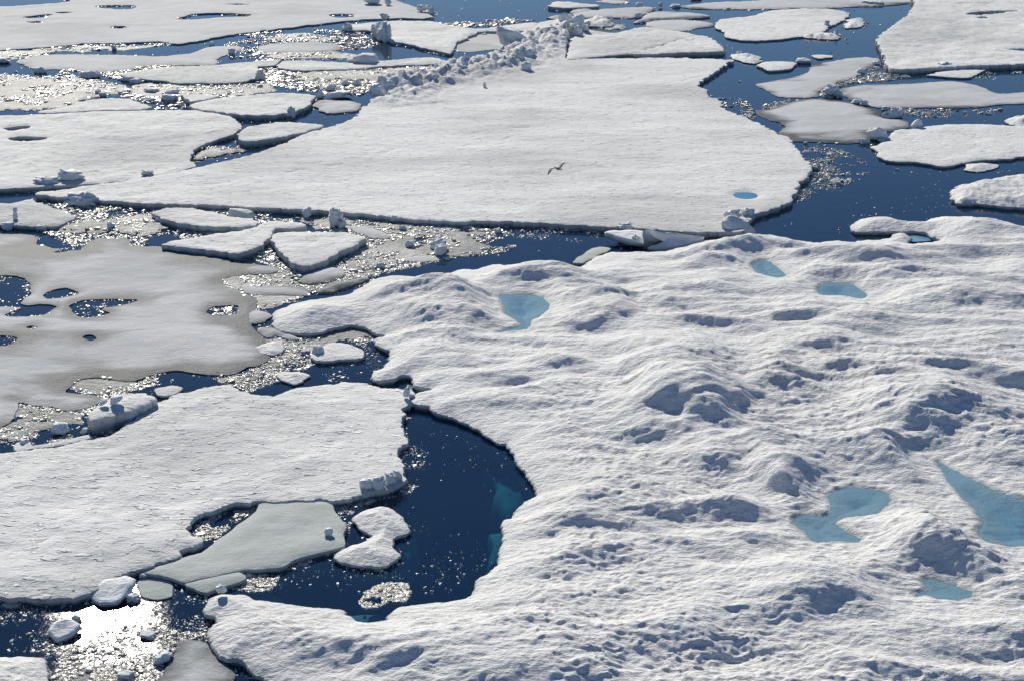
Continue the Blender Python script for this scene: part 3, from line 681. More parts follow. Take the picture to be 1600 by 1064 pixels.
 ('ice_slab','slab',[(991,84),(1012,77),(1037,70),(1062,61),(1087,55.5),(1105,57),(1117,64),(1127,72),(1133,79),(1100,81),(1050,83),(1012,84.5)],'sharp white wedge slab with a straight dark near edge behind the big wedge floe',dict(H=.4)),
 ('ice_floe','snow',[(-110,182),(0,180),(50,179),(100,176),(175,172.5),(275,171.5),(312,172),(350,179),(367,185),(375,195),(372,204),(357,212),(332,219),(307,229),(298,240),(300,250),(308,257),(290,264),(245,275),(212,281),(175,284),(125,287),(75,290),(0,294),(-110,297)],'broad flat floe at the left edge with two bright oval puddles',dict(H=.3, edge=.8, holes=[[(9,207),(30,204),(48,204),(40,208),(20,211)],[(12,223),(40,220),(76,222),(60,227),(30,228)]], hole_thin=.2)),
 ('ice_slab','slab',[(54,175),(100,167),(125,159),(162,154),(200,155),(220,160),(237,167),(220,171),(150,172),(75,177)],'low white slab with dark near edge touching the broad left floe',dict(H=.34)),
 ('ice_slab','slab',[(295,165),(325,155),(375,150),(400,147.5),(445,145),(482,147),(492,150),(485,162),(475,170),(460,174),(425,179),(400,180),(375,179),(345,175),(312,171)],'white slab afloat above the broad left floe, with a knob on its near edge',dict(H=.34)),
 ('ice_slab','slab',[(284,147),(312,147),(345,150),(325,155),(300,158),(287,152)],'narrow raised slab lying off the left tip of the knobbed slab',dict(H=.42)),
 ('ice_slab','thin',[(487,160),(507,154),(555,157),(565,166),(550,172),(510,174),(495,167)],'pale slab with lumps behind it, at the left foot of the pressure ridge',dict(H=.2)),
 ('ice_slab','slab',[(400,196),(432,191),(462,191),(507,196),(500,199),(462,209),(400,220),(375,220),(371,210),(382,199)],'white slab alone in the lead left of the wedge floe',dict(H=.38)),
 ('slush_raft','slush',[(302,243),(320,232),(335,227),(375,232),(378,234),(350,238),(325,243),(308,247)],'ragged slush raft in the bay of the broad left floe',dict(H=.15)),
 ('ice_floe','grey',[(27,94),(62,85),(120,84),(200,85),(250,87),(300,82),(317,75),(337,71),(375,71),(377,76),(340,90),(335,100),(275,101),(237,101),(212,105),(155,112),(112,107),(62,107),(37,100)],'dull grey curving floe just below the vast top left floe',dict(H=.13)),
 ('ice_floe','snow',[(187,115),(237,107),(275,103),(337,101),(400,95),(436,93),(430,101),(405,104),(412,113),(400,121),(375,128),(325,129),(275,129),(250,125),(212,121)],'light floe with a dark near edge below the dull grey curving floe',dict(H=.22)),
 ('slush_raft','slush',[(-110,112),(0,116),(60,120),(100,118),(170,128),(200,135),(210,143),(150,150),(130,155),(100,167),(55,170),(0,172),(-110,174)],'wide brownish slush raft at the left edge under the grey curving floe',dict(H=.09, rag=.35)),
 ('ice_slab','snow',[(435,100),(445,95),(487,94),(550,98),(600,94),(650,90),(675,89.5),(700,94.5),(675,99.5),(600,102.5),(550,107),(475,109),(437,106)],'long thin white slab carrying the rounded ice boulder',dict(H=.22)),
 ('ice_floe','grey',[(403,72),(437,66),(500,64.5),(532,70),(520,79),(462,81),(415,81)],'small grey floe in dark water left of the spiky heap',dict(H=.12)),
 ('slush_raft','slush',[(415,60),(435,54),(475,52),(505,56),(530,60),(510,63),(470,63),(430,62)],'thin slush raft just behind the small grey floe',{}),
 ('slush_raft','slush',[(455,120),(480,112),(540,110),(600,108),(680,103),(700,106),(690,112),(650,117),(600,124),(540,124),(500,126),(465,128)],'rough slush raft in front of the long thin slab',dict(H=.1)),
 ('slush_raft','slush',[(487,131),(500,125),(515,126),(522,133),(512,139),(495,137)],'small round slush raft left of the ridge foot',{}),
 # upper right
 ('ice_floe','grey',[(1065,8),(1110,3),(1180,0),(1250,-6),(1440,-10),(1428,2),(1400,6),(1385,7),(1350,9),(1300,11),(1280,12.5),(1230,12.5),(1180,13),(1130,13),(1080,12)],'brown-grey far floe along the top edge right of centre',dict(H=.16)),
 ('ice_floe','snow',[(1200,17),(1225,14.5),(1275,13),(1310,15.5),(1324,19.5),(1326,24),(1313,34),(1295,41),(1285,51),(1243,58),(1215,61),(1175,63),(1157,62),(1132,57),(1133,50),(1120,44),(1118,36),(1127,30),(1150,27),(1175,25)],'rounded white floe with crumbs on its rim, top right of centre',dict(H=.18)),
 ('slush_raft','rough',[(1252,54),(1265,51),(1290,50),(1300,52),(1310,51),(1311,58),(1300,60),(1275,58),(1255,57)],'crumbly strip pressed against the rounded far floe',dict(H=.2)),
 ('ice_cake','rough',[(1321,36),(1328,29),(1345,27),(1351,33),(1345,40),(1325,42)],'small hollow ice cake right of the rounded far floe',dict(H=.2)),
 ('ice_floe','slab',[(1430,-10),(1430,0),(1427,12),(1415,27),(1392,42),(1375,54),(1370,59),(1372,65),(1377,80),(1385,97),(1394,107.5),(1425,107.5),(1462,105.5),(1525,102.5),(1600,100),(1720,97),(1720,-14)],'large square-cornered white floe filling the top right corner',dict(H=.42, holes=[[(1510,29),(1530,26),(1560,24),(1592,24),(1570,27),(1545,30),(1520,31)],[(1572,85.5),(1600,84.5),(1630,86),(1600,88)],[(1524,34.5),(1535,33.5),(1543,35),(1535,36)]], hole_thin=.25)),
 ('ice_cake','rough',[(1139,86),(1150,83),(1182,86),(1190,92),(1178,97),(1150,91)],'crumbly ice cake off the right corner of the wedge floe',dict(H=.2)),
 ('ice_cake','snow',[(1185,101),(1195,96),(1215,95),(1238,96),(1243,100),(1235,107),(1205,109)],'flat white ice cake right of the crumbly cake',dict(H=.22)),
 ('ice_slab','snow',[(1269,87),(1275,85.5),(1300,86.5),(1300,89),(1280,91)],'tiny flat slab adrift above the bent floe',dict(H=.14)),
 ('ice_floe','grey',[(1178,132),(1190,129),(1225,122),(1257,115),(1270,103),(1300,94),(1330,90),(1355,88),(1372,91),(1375,97),(1362,104),(1345,112),(1335,120),(1310,127),(1300,133),(1280,142),(1278,148),(1260,151),(1235,152),(1215,149),(1205,143),(1190,137)],'bent pale floe narrowing up to the corner of the square-cornered floe',dict(H=.12, thin_edge=.85)),
 ('ice_floe','grey',[(1310,139),(1320,135),(1350,131),(1400,130),(1437,128),(1475,125.5),(1500,126),(1520,130),(1535,135),(1550,142),(1575,144.5),(1640,138),(1720,136),(1720,156),(1600,160),(1562,162),(1525,166),(1487,168),(1450,167),(1400,167),(1362,165),(1340,157),(1325,152),(1312,145)],'long pale floe reaching the right edge below the square-cornered floe',dict(H=.14, thin_edge=.85)),
 ('ice_slab','snow',[(1449,117),(1475,110),(1500,107.5),(1530,108),(1543,109),(1527,115),(1518,120),(1500,121.5),(1470,119)],'thin pointed slab under the near edge of the square-cornered floe',dict(H=.16)),
 ('ice_floe','grey',[(1180,172),(1200,170),(1220,164),(1250,155),(1275,153),(1312,156),(1337,162),(1355,167),(1375,175),(1380,181),(1410,185),(1422,192),(1415,200),(1395,204),(1372,208),(1360,217),(1345,222),(1312,222),(1275,220),(1240,218),(1227,212),(1215,206),(1225,198),(1222,190),(1205,187),(1190,180)],'mottled grey floe with a dirty band, right beside the wedge floe',dict(H=.12, thin_edge=.85, thin_base=.2)),
 ('ice_floe','snow',[(1364,229),(1375,224),(1385,215),(1395,205),(1407,201),(1425,202),(1450,196),(1485,194),(1525,193),(1562,194.5),(1600,196),(1710,198),(1710,235),(1600,243),(1575,247),(1537,248),(1507,253),(1487,258),(1470,259),(1450,255),(1425,252),(1390,250),(1373,244),(1371,234)],'bright rippled floe at the right edge, right of the mottled floe',dict(H=.2)),
 ('ice_cake','rough',[(1571,187),(1578,180),(1600,178),(1640,178),(1640,194),(1590,193)],'bumpy white ice cake cut by the right edge',dict(H=.3)),
 ('ice_floe','rough',[(1488,294),(1490,290),(1505,284),(1537,277),(1570,271),(1600,267),(1720,260),(1720,322),(1600,317),(1575,316),(1550,313),(1500,311),(1493,307)],'bumpy white tongue of ice at the right edge over a teal underwater foot',dict(H=.42, fn=1)),
 ('ice_cake','rough',[(1505,262),(1512,255),(1535,253),(1558,256),(1556,262),(1535,266),(1515,267)],'low crumbly ice cake below the bright rippled floe',dict(H=.14)),
]
floes = []
for k, (name, st, ol, label, ex) in enumerate(FL):
    o_ = dict(ST[st]); o_.update(ex); m = MAT[o_.pop('m')]; H = o_.pop('H')
    if o_.pop('fn', None) or (st == 'rough'): o_['height_fn'] = rough_fn(300 + k, 1.0 if ol[0][1] > 250 else 1.3)
    ys = [p[1] for p in ol]
    o_.setdefault('step', (2.0, 1.2) if min(ys) > 150 else (1.6, 0.8))
    o = build_floe(name, ol, H, m, seed=10 + k, **o_)
    tag(o, label, 'slush' if 'slush' in name else ('ice slab' if 'slab' in name else ('ice cake' if 'cake' in name else 'ice floe')))
    floes.append(o)
BYL = {o['label']: o for o in floes}
GR = {'ice floe': 'ice floes adrift', 'ice slab': 'ice slabs between the floes', 'slush': 'rafts of slush', 'ice cake': 'small ice cakes'}
for o in floes: o['group'] = GR[o['category']]
shelf([(1500,312),(1560,316),(1720,320),(1720,338),(1600,334),(1540,324)], 0.5, BYL['bumpy white tongue of ice at the right edge over a teal underwater foot'])
shelf([(620,830),(640,815),(655,825),(640,860),(620,870)], 0.8, BYL['small waisted bumpy white floe afloat in the dark curved pool'])
shelf([(530,862),(580,875),(600,882),(560,884),(535,875)], 0.4, BYL['small waisted bumpy white floe afloat in the dark curved pool'])
flat_sheet('melt_pond', [(1140,300),(1165,294),(1188,300),(1192,308),(1165,314),(1143,308)], 0.20, MAT['pond_deep'], BYL[FL[0][3]])

# ------------------------------------------------------------------ ice blocks
def cube_sphere(n=7):
    V = {}; F = []
    def vid(p):
        k = tuple(np.round(p, 5))
        if k not in V: V[k] = len(V)
        return V[k]
    for ax in range(3):
        for s in (-1, 1):
            u, v = (ax + 1) % 3, (ax + 2) % 3
            for i in range(n):
                for j in range(n):
                    q = []
                    for a, b in ((i, j), (i + 1, j), (i + 1, j + 1), (i, j + 1)):
                        p = np.zeros(3); p[ax] = s; p[u] = -1 + 2 * a / n; p[v] = -1 + 2 * b / n
                        q.append(vid(p))
                    F.append(q if s > 0 else q[::-1])
    P = np.array(sorted(V, key=V.get), float)
    return P, F
CSP, CSF = cube_sphere(9)
def block_mesh(w, d, h, seed, boxy=0.6, rough=0.12, taper=0.15, lean=(0, 0, 0)):
    rs = np.random.RandomState(seed)
    P = CSP.copy()
    L = np.linalg.norm(P, axis=1, keepdims=True)
    S = P / L
    Q = S * (1 - boxy) + P * boxy * 0.86
    # random facet cuts give broken faces
    for k in range(5):
        nrm = rs.normal(size=3); nrm /= np.linalg.norm(nrm)
        lim = rs.uniform(0.55, 0.85)
        t = Q @ nrm; over = np.maximum(t - lim, 0)
        Q = Q - over[:, None] * nrm * 0.9
    tt = (Q[:, 2] + 1) / 2
    Q[:, :2] *= (1 - taper * tt[:, None] * rs.uniform(0.3, 1.4))
    Q[:, 0] += 0.25 * rs.uniform(-1, 1) * tt
    n = noise(S[:, 0] * 1.7 + seed, S[:, 1] * 1.7 + S[:, 2] * 2.1, seed) + 0.5 * noise(S[:, 0] * 4 + S[:, 2] * 3, S[:, 1] * 4 - S[:, 2] * 2, seed + 1)
    Q = Q * (1 + rough * 2.0 * n[:, None])
    Q = Q * np.array([w / 2, d / 2, h / 2])
    ax, ay, az = lean
    def rot(a, i, j, Q):
        c, s = math.cos(a), math.sin(a); q = Q.copy()
        q[:, i] = c * Q[:, i] - s * Q[:, j]; q[:, j] = s * Q[:, i] + c * Q[:, j]; return q
    Q = rot(ax, 1, 2, Q); Q = rot(ay, 2, 0, Q); Q = rot(az, 0, 1, Q)
    return Q
def block(name, px, py, wpx, hpx, label, dr=0.8, seed=1, boxy=0.55, lean=(0, 0, 0), base=0.0, rough=0.12, group='loose ice blocks and lumps', mat_='block', sink=0.15, cat='ice block', taper=.15):
    x, y = at(px, py, base); x = float(x); y = float(y)
    m = math.hypot(y, CAM_H) / FPX
    w = wpx * m; h = hpx * m * 1.05; d = w * dr
    Q = block_mesh(w, d, h / (1 - sink), seed, boxy, rough, taper, lean)
    zmin = Q[:, 2].min(); Q[:, 2] += base - zmin - sink * h
    Q[:, 0] += x; Q[:, 1] += y + d * 0.4
    z = Q[:, 2] - base
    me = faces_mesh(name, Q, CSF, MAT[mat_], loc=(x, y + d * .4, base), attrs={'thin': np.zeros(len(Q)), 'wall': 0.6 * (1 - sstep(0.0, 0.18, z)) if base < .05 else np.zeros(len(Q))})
    return tag(me, label, cat, group)

BL = [ # px, py(base), w, h, label, opts
 (125,324,56,17,'big lumpy blue-shaded ice boulder leaning on the left tip of the wedge floe',dict(dr=.6,rough=.22,seed=4)),
 (377,344,48,15,'smooth rounded ice block lying on the tapering slab under the wedge floe',dict(dr=.45,boxy=.35,rough=.04,lean=(0,.08,-.2),seed=5)),
 (525,358,20,24,'spiky upright ice lump in the brash below the wedge floe',dict(rough=.3,seed=6,lean=(0,.3,0))),
 (535,360,16,13,'stubby lump in front of the spiky upright one',dict(rough=.2,seed=7)),
 (479,342,17,12,'tilted white lump left of the spiky upright one',dict(rough=.15,seed=8,lean=(0,-.4,0))),
 (451,333,8,9,'tiny pointed lump on the brash against the wedge floe',dict(rough=.2,seed=9)),
 (24,344,9,12,'little ice knob standing on the left edge floe',dict(base=.25,boxy=.1,rough=.08,seed=10)),
 (23,334,9,9,'round top piece balanced on the little ice knob',dict(base=.62,boxy=.0,rough=.05,seed=11)),
 (10,361,26,10,'blue-shaded lump at the left edge above the pitted floe',dict(seed=12)),
 (172,358,14,8,'grey lump on the beige slush raft',dict(base=.08,seed=13)),
 (65,362,20,9,'grey lump left of the beige slush raft',dict(seed=14)),
 (250,350,16,8,'grey lump at the right end of the beige slush raft',dict(seed=15)),
 (683,391,26,14,'left lobe of the heart-shaped ice lump',dict(dr=.9,boxy=.3,lean=(0,-.4,0),seed=16,base=.05)),
 (688,402,22,18,'right lobe of the heart-shaped ice lump, darker below',dict(boxy=.2,seed=17,rough=.08)),
 (640,388,17,10,'grey lump left of the heart-shaped lump',dict(seed=18)),
 (620,349,26,9,'white lumpy fragment under the near edge of the wedge floe',dict(seed=19,rough=.2)),
 (629,361,14,7,'small fragment in the brash above the slush raft',dict(seed=20)),
 (778,366,12,8,'single white fragment by the dark gap right of the slush raft',dict(seed=21)),
 (594,421,16,8,'ice crumb at the far left shoulder of the hummocky floe',dict(seed=22)),
 (180,632,21,12,'square ice block sitting on the thick ice cake',dict(base=.62,boxy=.75,rough=.05,seed=23,sink=.05)),
 (160,634,18,7,'narrow ice ridge piece left of the square block',dict(base=.6,boxy=.6,seed=24,lean=(0,-.3,.3),sink=.05)),
 (92,680,30,15,'grey rounded ice lump below the pitted floe, left of the thick cake',dict(boxy=.3,seed=25)),
 (130,679,14,9,'small slushy lump between the rounded lump and the snowy floe',dict(seed=26)),
 (36,698,20,10,'pale lump at the left end of the snowy strip',dict(seed=27)),
 (497,559,22,16,'white ice lump on the left end of the flat ice cake',dict(seed=28,rough=.15)),
 (570,766,26,15,'left block of the row along the snowy floe near edge',dict(base=.25,boxy=.45,seed=29,rough=.16)),
 (590,764,20,17,'second block of the row along the snowy floe near edge',dict(base=.25,boxy=.4,seed=30,rough=.18,lean=(0,.15,0))),
 (607,758,22,16,'third block of the row along the snowy floe near edge',dict(base=.25,boxy=.5,seed=31,rough=.16,lean=(.1,-.1,0))),
 (622,751,19,16,'right block of the row along the snowy floe near edge',dict(base=.25,boxy=.6,seed=32,rough=.08)),
 (634,620,12,14,'white block at the corner where the snowy floe meets the hummocky floe',dict(base=.3,seed=33)),
 (639,610,10,8,'small block on top of the meeting corner',dict(base=.34,seed=34)),
 (512,838,17,11,'white lump on the right part of the pale grey-green slab',dict(base=.18,seed=35)),
 (428,892,15,11,'white lump beside the near edge of the pale grey-green slab',dict(seed=36)),
 (84,985,16,9,'upright fragment at the left end of the tilted slab',dict(boxy=.4,seed=38,lean=(0,-.6,0))),
 (118,972,20,8,'snowy block behind the tilted slab at the sun glint',dict(seed=39)),
 (155,928,18,11,'rounded snowy block against the snowy floe above the sun glint',dict(seed=40,boxy=.3)),
 (208,942,24,9,'crumpled block right of the large tilted plate',dict(seed=42,rough=.2)),
 (225,905,16,9,'small fragment in the notch between snowy floe and grey slab',dict(seed=43)),
 (250,1038,36,13,'rounded snowy chunk left of the bottom grey slab',dict(boxy=.35,dr=.7,lean=(0,-.25,.3),seed=44)),
 (230,1000,30,6,'wet ice piece right of the sun glint',dict(seed=45,boxy=.6)),
 (345,928,18,12,'icy knob on the hummocky floe left corner',dict(base=.4,seed=46,boxy=.3)),
 (195,1062,30,9,'snowy lump at the bottom edge on the slush raft',dict(seed=47,base=.03)),
 # raised slabs in the gap
 (975,361,26,8,'white crumbs on top of the flat pale plate',dict(seed=49,base=.3,rough=.3)),
 (995,381,16,9,'frosty crumb in front of the flat pale plate',dict(seed=50,base=.2,rough=.3)),
 (1008,387,14,26,'upright triangular ice fin beside the flat pale plate',dict(dr=1.0,boxy=.5,seed=51,taper=.9)),
 (1144,345,28,12,'crumpled lump behind the tilted corner cake',dict(seed=54,base=.3,rough=.25)),
 (1168,340,24,12,'dark-sided lump on the right corner of the wedge floe',dict(seed=55,base=.2,rough=.25)),
 (1086,367,18,6,'thin white shard floating before the wedge floe',dict(seed=56)),
 # top left
 (568,104,48,18,'rounded blue ice boulder on the long thin slab',dict(dr=.6,boxy=.45,rough=.06,seed=57,base=0)),
 (550,100,20,8,'low fragment left of the rounded blue boulder',dict(seed=58,base=.1)),
 (590,60,22,20,'left blocky piece of the spiky heap on the pale floe',dict(seed=60,rough=.25,base=.15)),
 (600,66,22,24,'middle piece of the spiky heap, broad and tall',dict(seed=61,rough=.2,base=.05,lean=(0,.3,0))),
 (608,66,10,24,'thin upright blade at the right of the spiky heap',dict(seed=62,boxy=.5,rough=.15,base=.05,taper=.8)),
 (586,52,14,12,'small back piece of the spiky heap',dict(seed=63,rough=.25,base=.2)),
 (543,49,14,11,'blue-shaded block at the left tip of the pale floe',dict(seed=64,base=.05)),
 (580,7,26,10,'dark blue lump on the vast floe at the top edge',dict(seed=65,base=.22,boxy=.3)),
 (606,8,11,8,'small dark lump right of the dark blue lump',dict(seed=66,base=.22,boxy=.2)),
 (660,19,22,8,'lumpy fragment on the far right tip of the vast floe',dict(seed=67,base=.2,rough=.2)),
 (674,23,10,9,'corner fragment at the very tip of the vast floe',dict(seed=68,base=.1,rough=.2)),
 (601,31,18,7,'low crumb pile at the seam of the vast floe and pale floe',dict(seed=69,base=.2,rough=.2)),
 (800,77,36,26,'tall leaning block with a teal foot standing left of the ridge top',dict(seed=70,boxy=.3,dr=.6,lean=(0,.45,0),rough=.12,taper=-.7)),
 (791,84,13,15,'small snowy post in front of the tall leaning block',dict(seed=71,boxy=.2)),
 (768,98,24,10,'rounded block just left of the ridge',dict(seed=72,boxy=.3)),
 (522,157,28,10,'flat-topped block lying behind the pale ridge-foot slab',dict(seed=73,base=.1,boxy=.6,lean=(0,-.1,0))),
 (530,153,38,8,'long snowy block behind the pale ridge-foot slab',dict(seed=74,base=.1,boxy=.6)),
 (515,145,20,9,'crumpled block left of the long snowy block',dict(seed=75,rough=.2)),
 (501,155,12,9,'round block between the knobbed slab and ridge-foot slab',dict(seed=76,boxy=.1)),
 (456,184,12,13,'dark knob on the near edge of the knobbed slab',dict(seed=77,rough=.2,base=.1)),
 (557,135,14,8,'small block in the water left of the ridge foot',dict(seed=78,rough=.2)),
 (538,135,12,7,'tiny block left of the small ridge-foot block',dict(seed=79,rough=.2)),
 (405,127,16,12,'jagged dark lump by the near edge of the light floe',dict(seed=80,rough=.3)),
 (135,124,36,10,'dark-sided lump on the brownish slush raft',dict(seed=81,boxy=.4,rough=.15)),
 (61,116,20,8,'dark-sided lump near the left end of the slush raft',dict(seed=82,boxy=.4)),
 (160,153,12,8,'round blue-grey ball of ice on the slush raft edge',dict(seed=83,boxy=0,rough=.04)),
 (151,148,11,6,'small lump behind the blue-grey ball',dict(seed=84)),
 (264,160,30,9,'grey boulder off the right end of the low slab',dict(seed=85,boxy=.4)),
 (266,149,22,7,'grey boulder behind the one off the low slab',dict(seed=86,boxy=.4)),
 (235,146,26,6,'flat grey fragment left of the two grey boulders',dict(seed=87,boxy=.5)),
 (230,160,24,5,'low dark fragment above the low slab right end',dict(seed=88)),
 (210,132,20,7,'dark crumb by the left end of the light floe',dict(seed=89)),
 (195,128,16,7,'grey crumb left of the light floe',dict(seed=90)),
 (178,79,8,6,'single lump in the far dark lead',dict(seed=91)),
 (331,73,10,7,'white lump on the tip of the grey curving floe',dict(seed=92)),
 (361,86,13,8,'dark lump in the bay right of the grey curving floe',dict(seed=93)),
 (7,100,22,7,'dark lump in the small dark pool at the left edge',dict(seed=94)),
 (108,285,44,14,'snow-covered mound on the near edge of the broad left floe',dict(seed=95,base=.25,rough=.2,boxy=.2)),
 (70,288,40,9,'low snow mound at the left of the near-edge mound',dict(seed=96,base=.25,rough=.2,boxy=.2)),
 (230,276,20,7,'small snow mound on the near edge of the broad left floe',dict(seed=97,base=.25,rough=.2)),
 # top right
 (1385,174,14,6,'white crumb behind the tilted slab of the mottled floe',dict(seed=99)),
 (1432,202,20,12,'rounded white block at the corner of the bright rippled floe',dict(seed=100,boxy=.2,base=.1)),
 (1372,221,34,16,'long snowy lump between the mottled floe and rippled floe',dict(seed=101,rough=.15,lean=(0,-.3,0),dr=.6)),
 (1352,226,20,7,'low crumb left of the long snowy lump',dict(seed=102)),
 (1300,153,24,14,'stack of broken plates where three pale floes meet',dict(seed=103,rough=.25,boxy=.8,lean=(0,.3,0))),
 (1312,154,14,9,'jagged fragment right of the stack of plates',dict(seed=104,rough=.3)),
 (1340,165,18,9,'flat block right of the stack of plates',dict(seed=105,boxy=.6)),
 (1351,167,14,9,'wedge fragment touching the long pale floe',dict(seed=106,rough=.2)),
 (1370,104,14,7,'white lump on the tip of the bent pale floe',dict(seed=107)),
 (1345,116,14,7,'pointed lump on the near side of the bent pale floe',dict(seed=108)),
 (1475,107,22,6,'crumbs on the near edge of the square-cornered floe',dict(seed=109,base=.2,rough=.25)),
 (1255,101,28,7,'grey-white fragment right of the flat cake',dict(seed=110,boxy=.5)),
 (1155,86,10,5,'lump on top of the crumbly cake',dict(seed=111,base=.1)),
 (1292,43,10,9,'upright crumb on the rim of the rounded floe',dict(seed=112)),
 (1307,58,8,10,'round knob at the end of the crumbly strip',dict(seed=113)),
 (1365,9,38,6,'dark low hump in the brown-grey far floe',dict(seed=114,base=0,boxy=.3)),
 (999,10,14,5,'white crumb on the far grey slab',dict(seed=115,base=.15)),
 (1032,11,8,6,'round crumb on the far grey slab right end',dict(seed=116,base=.1)),
 (1055,13,18,5,'flat crumb in the water right of the far grey slab',dict(seed=117)),
 (997,30,14,7,'blue crumb at the left corner of the far slab with dark edge',dict(seed=118)),
 (955,38,8,10,'blocky end piece of the lumpy far slab',dict(seed=119)),
 (1088,1,20,5,'dark hump in the brown far floe at the top edge',dict(seed=120)),
 (1259,226,7,4,'tiny crumb in the dark lead beside the wedge floe',dict(seed=121)),
 (1308,290,12,5,'tiny loose fragment in the dark lead right of the wedge floe',dict(seed=122)),
]
def plate(name, outline, thick, label, seed):
    """a broken ice plate lying askew: each corner has its own height"""
    q = smooth_poly(outline, 4, 0.6)
    P = np.array([[*map(float, at(a, b, c)), c] for a, b, c in q])
    n = len(P); c = P.mean(0); V = []; F = []
    def nz(p, k): return float(k * fbm(np.array([p[0]]), np.array([p[1]]), .5, 3, seed)[0])
    V.append(list(c))
    for ring, f in enumerate((.35, .7, .95, 1.0)):
        for i in range(n):
            p = c + (P[i] - c) * (f + nz(P[i] * 1.3 + ring, .03)); V.append([p[0], p[1], p[2] + nz(p, .05) - (.04 if f == 1.0 else 0)])
    for f, dz in ((1.0, -.45 * thick), (.96, -thick), (.5, -thick)):
        for i in range(n):
            p = c + (P[i] - c) * (f + nz(P[i] * 2 + dz, .05)); V.append([p[0], p[1], p[2] + dz])
    for i in range(n):
        j = (i + 1) % n; F.append((0, 1 + i, 1 + j))
        for k in range(6): F.append((1 + k*n + i, 1 + (k+1)*n + i, 1 + (k+1)*n + j, 1 + k*n + j))
    F.append(tuple(1 + 6*n + i for i in range(n)))
    me = faces_mesh(name, V, F, MAT['block'], loc=(float(c[0]), float(c[1]), 0))
    w = me.data.attributes.new('wall', 'FLOAT', 'POINT'); w.data.foreach_set('value', np.array([0.0] * (1 + 4*n) + [.5] * n + [.9] * (2*n), np.float32))
    return tag(me, label, 'ice plate', 'broken ice plates lying askew')
plate('ice_plate', [(945,362,.5),(975,360,.5),(1005,360,.5),(1007,377,.35),(985,375,.4),(962,369,.45)], .28, 'flat pale plate with a dark underside between wedge floe and hummocky floe', 1)
plate('ice_plate', [(1008,386,.1),(1006,358,1.0),(1040,362,.8),(1100,370,.5),(1085,377,.35),(1045,387,.2)], .35, 'long tilted white plate rising to a sharp fin behind the hummocky floe rim', 2)
plate('ice_plate', [(1128,346,.65),(1135,338,.75),(1150,337,.75),(1165,345,.55),(1181,361,.15),(1160,363,.15),(1140,357,.35)], .4, 'tilted ice cake with a teal foot at the right corner of the wedge floe', 3)
plate('ice_plate', [(148,920,.2),(163,905,.26),(195,898,.30),(212,903,.28),(205,920,.22),(182,940,.14),(156,942,.12),(141,932,.14)], .14, 'large ice plate stranded askew above the sun glint', 4)
plate('ice_plate', [(1377,180,.25),(1385,174,.5),(1405,168,.6),(1412,172,.5),(1410,180,.2),(1390,183,.15)], .22, 'tilted white slab on the right end of the mottled floe', 5)
plate('ice_plate', [(74,985,.16),(84,972,.24),(108,966,.26),(126,973,.22),(114,988,.16),(88,999,.1)], .14, 'grey tilted ice slab standing in dark water left of the sun glint', 6)
RB = [(590,146,24,16),(604,140,30,14),(593,152,18,12)]
for px, py, w, h, lb, op in BL:
    ex = dict(op)
    block('ice_block', px, py, w, h, lb, **ex)
rs = np.random.RandomState(5)
line_px = [(590,150),(615,140),(645,130),(690,118),(720,112),(745,104),(775,100),(800,98),(815,85),(830,72),(850,62),(870,54),(895,48),(908,42)]
seed = 400
for k in range(84):
    t = rs.uniform(0, len(line_px) - 1.001); i = int(t); f = t - i
    ax, ay = line_px[i]; bx, by = line_px[i + 1]
    px = ax + (bx - ax) * f + rs.normal() * 14; py = ay + (by - ay) * f + rs.normal() * 4
    if px > 900: py = max(py, 42)
    s = rs.lognormal(0, .4)
    w = min(8.5 * s + 4, 28); h = w * rs.uniform(.45, .9)
    seed += 1
    block('ridge_block', px, py, w, h, 'blue-shaded ice block in the rubble of the pressure ridge on the wedge floe', dr=rs.uniform(.6, 1), seed=seed,
          boxy=rs.uniform(.2, .7), lean=(rs.normal() * .3, rs.normal() * .3, rs.uniform(0, 3)), base=0.38, rough=.14, group='rubble blocks of the pressure ridge', sink=.25)
for px, py, w, h, lb in ((590,150,28,16,'large rounded block at the left foot of the pressure ridge'),(607,142,30,15,'broad snow-topped block just right of the ridge foot'),
    (822,111,18,12,'lone snow-capped block on the near side of the ridge bend'),(812,100,16,15,'tall round block on the ridge bend'),(826,82,22,12,'oval block halfway up the steep part of the ridge'),
    (862,60,30,14,'wide rounded block near the top of the ridge'),(853,72,26,12,'broad lump below the top of the ridge'),(902,46,20,17,'pointed hump at the far top end of the ridge'),(909,33,9,8,'small knob behind the far top end of the ridge'),
    (757,136,6,6,'tiny lone crumb on the snow in front of the ridge'),(725,108,38,10,'long dark blue block in the middle of the ridge'),(892,29,9,6,'knob on the thick high slab')):
    seed += 1
    block('ridge_block', px, py, w, h, lb, seed=seed, boxy=.3, base=0.35 if lb[:4] != 'knob' else .8, rough=.12, sink=.2)

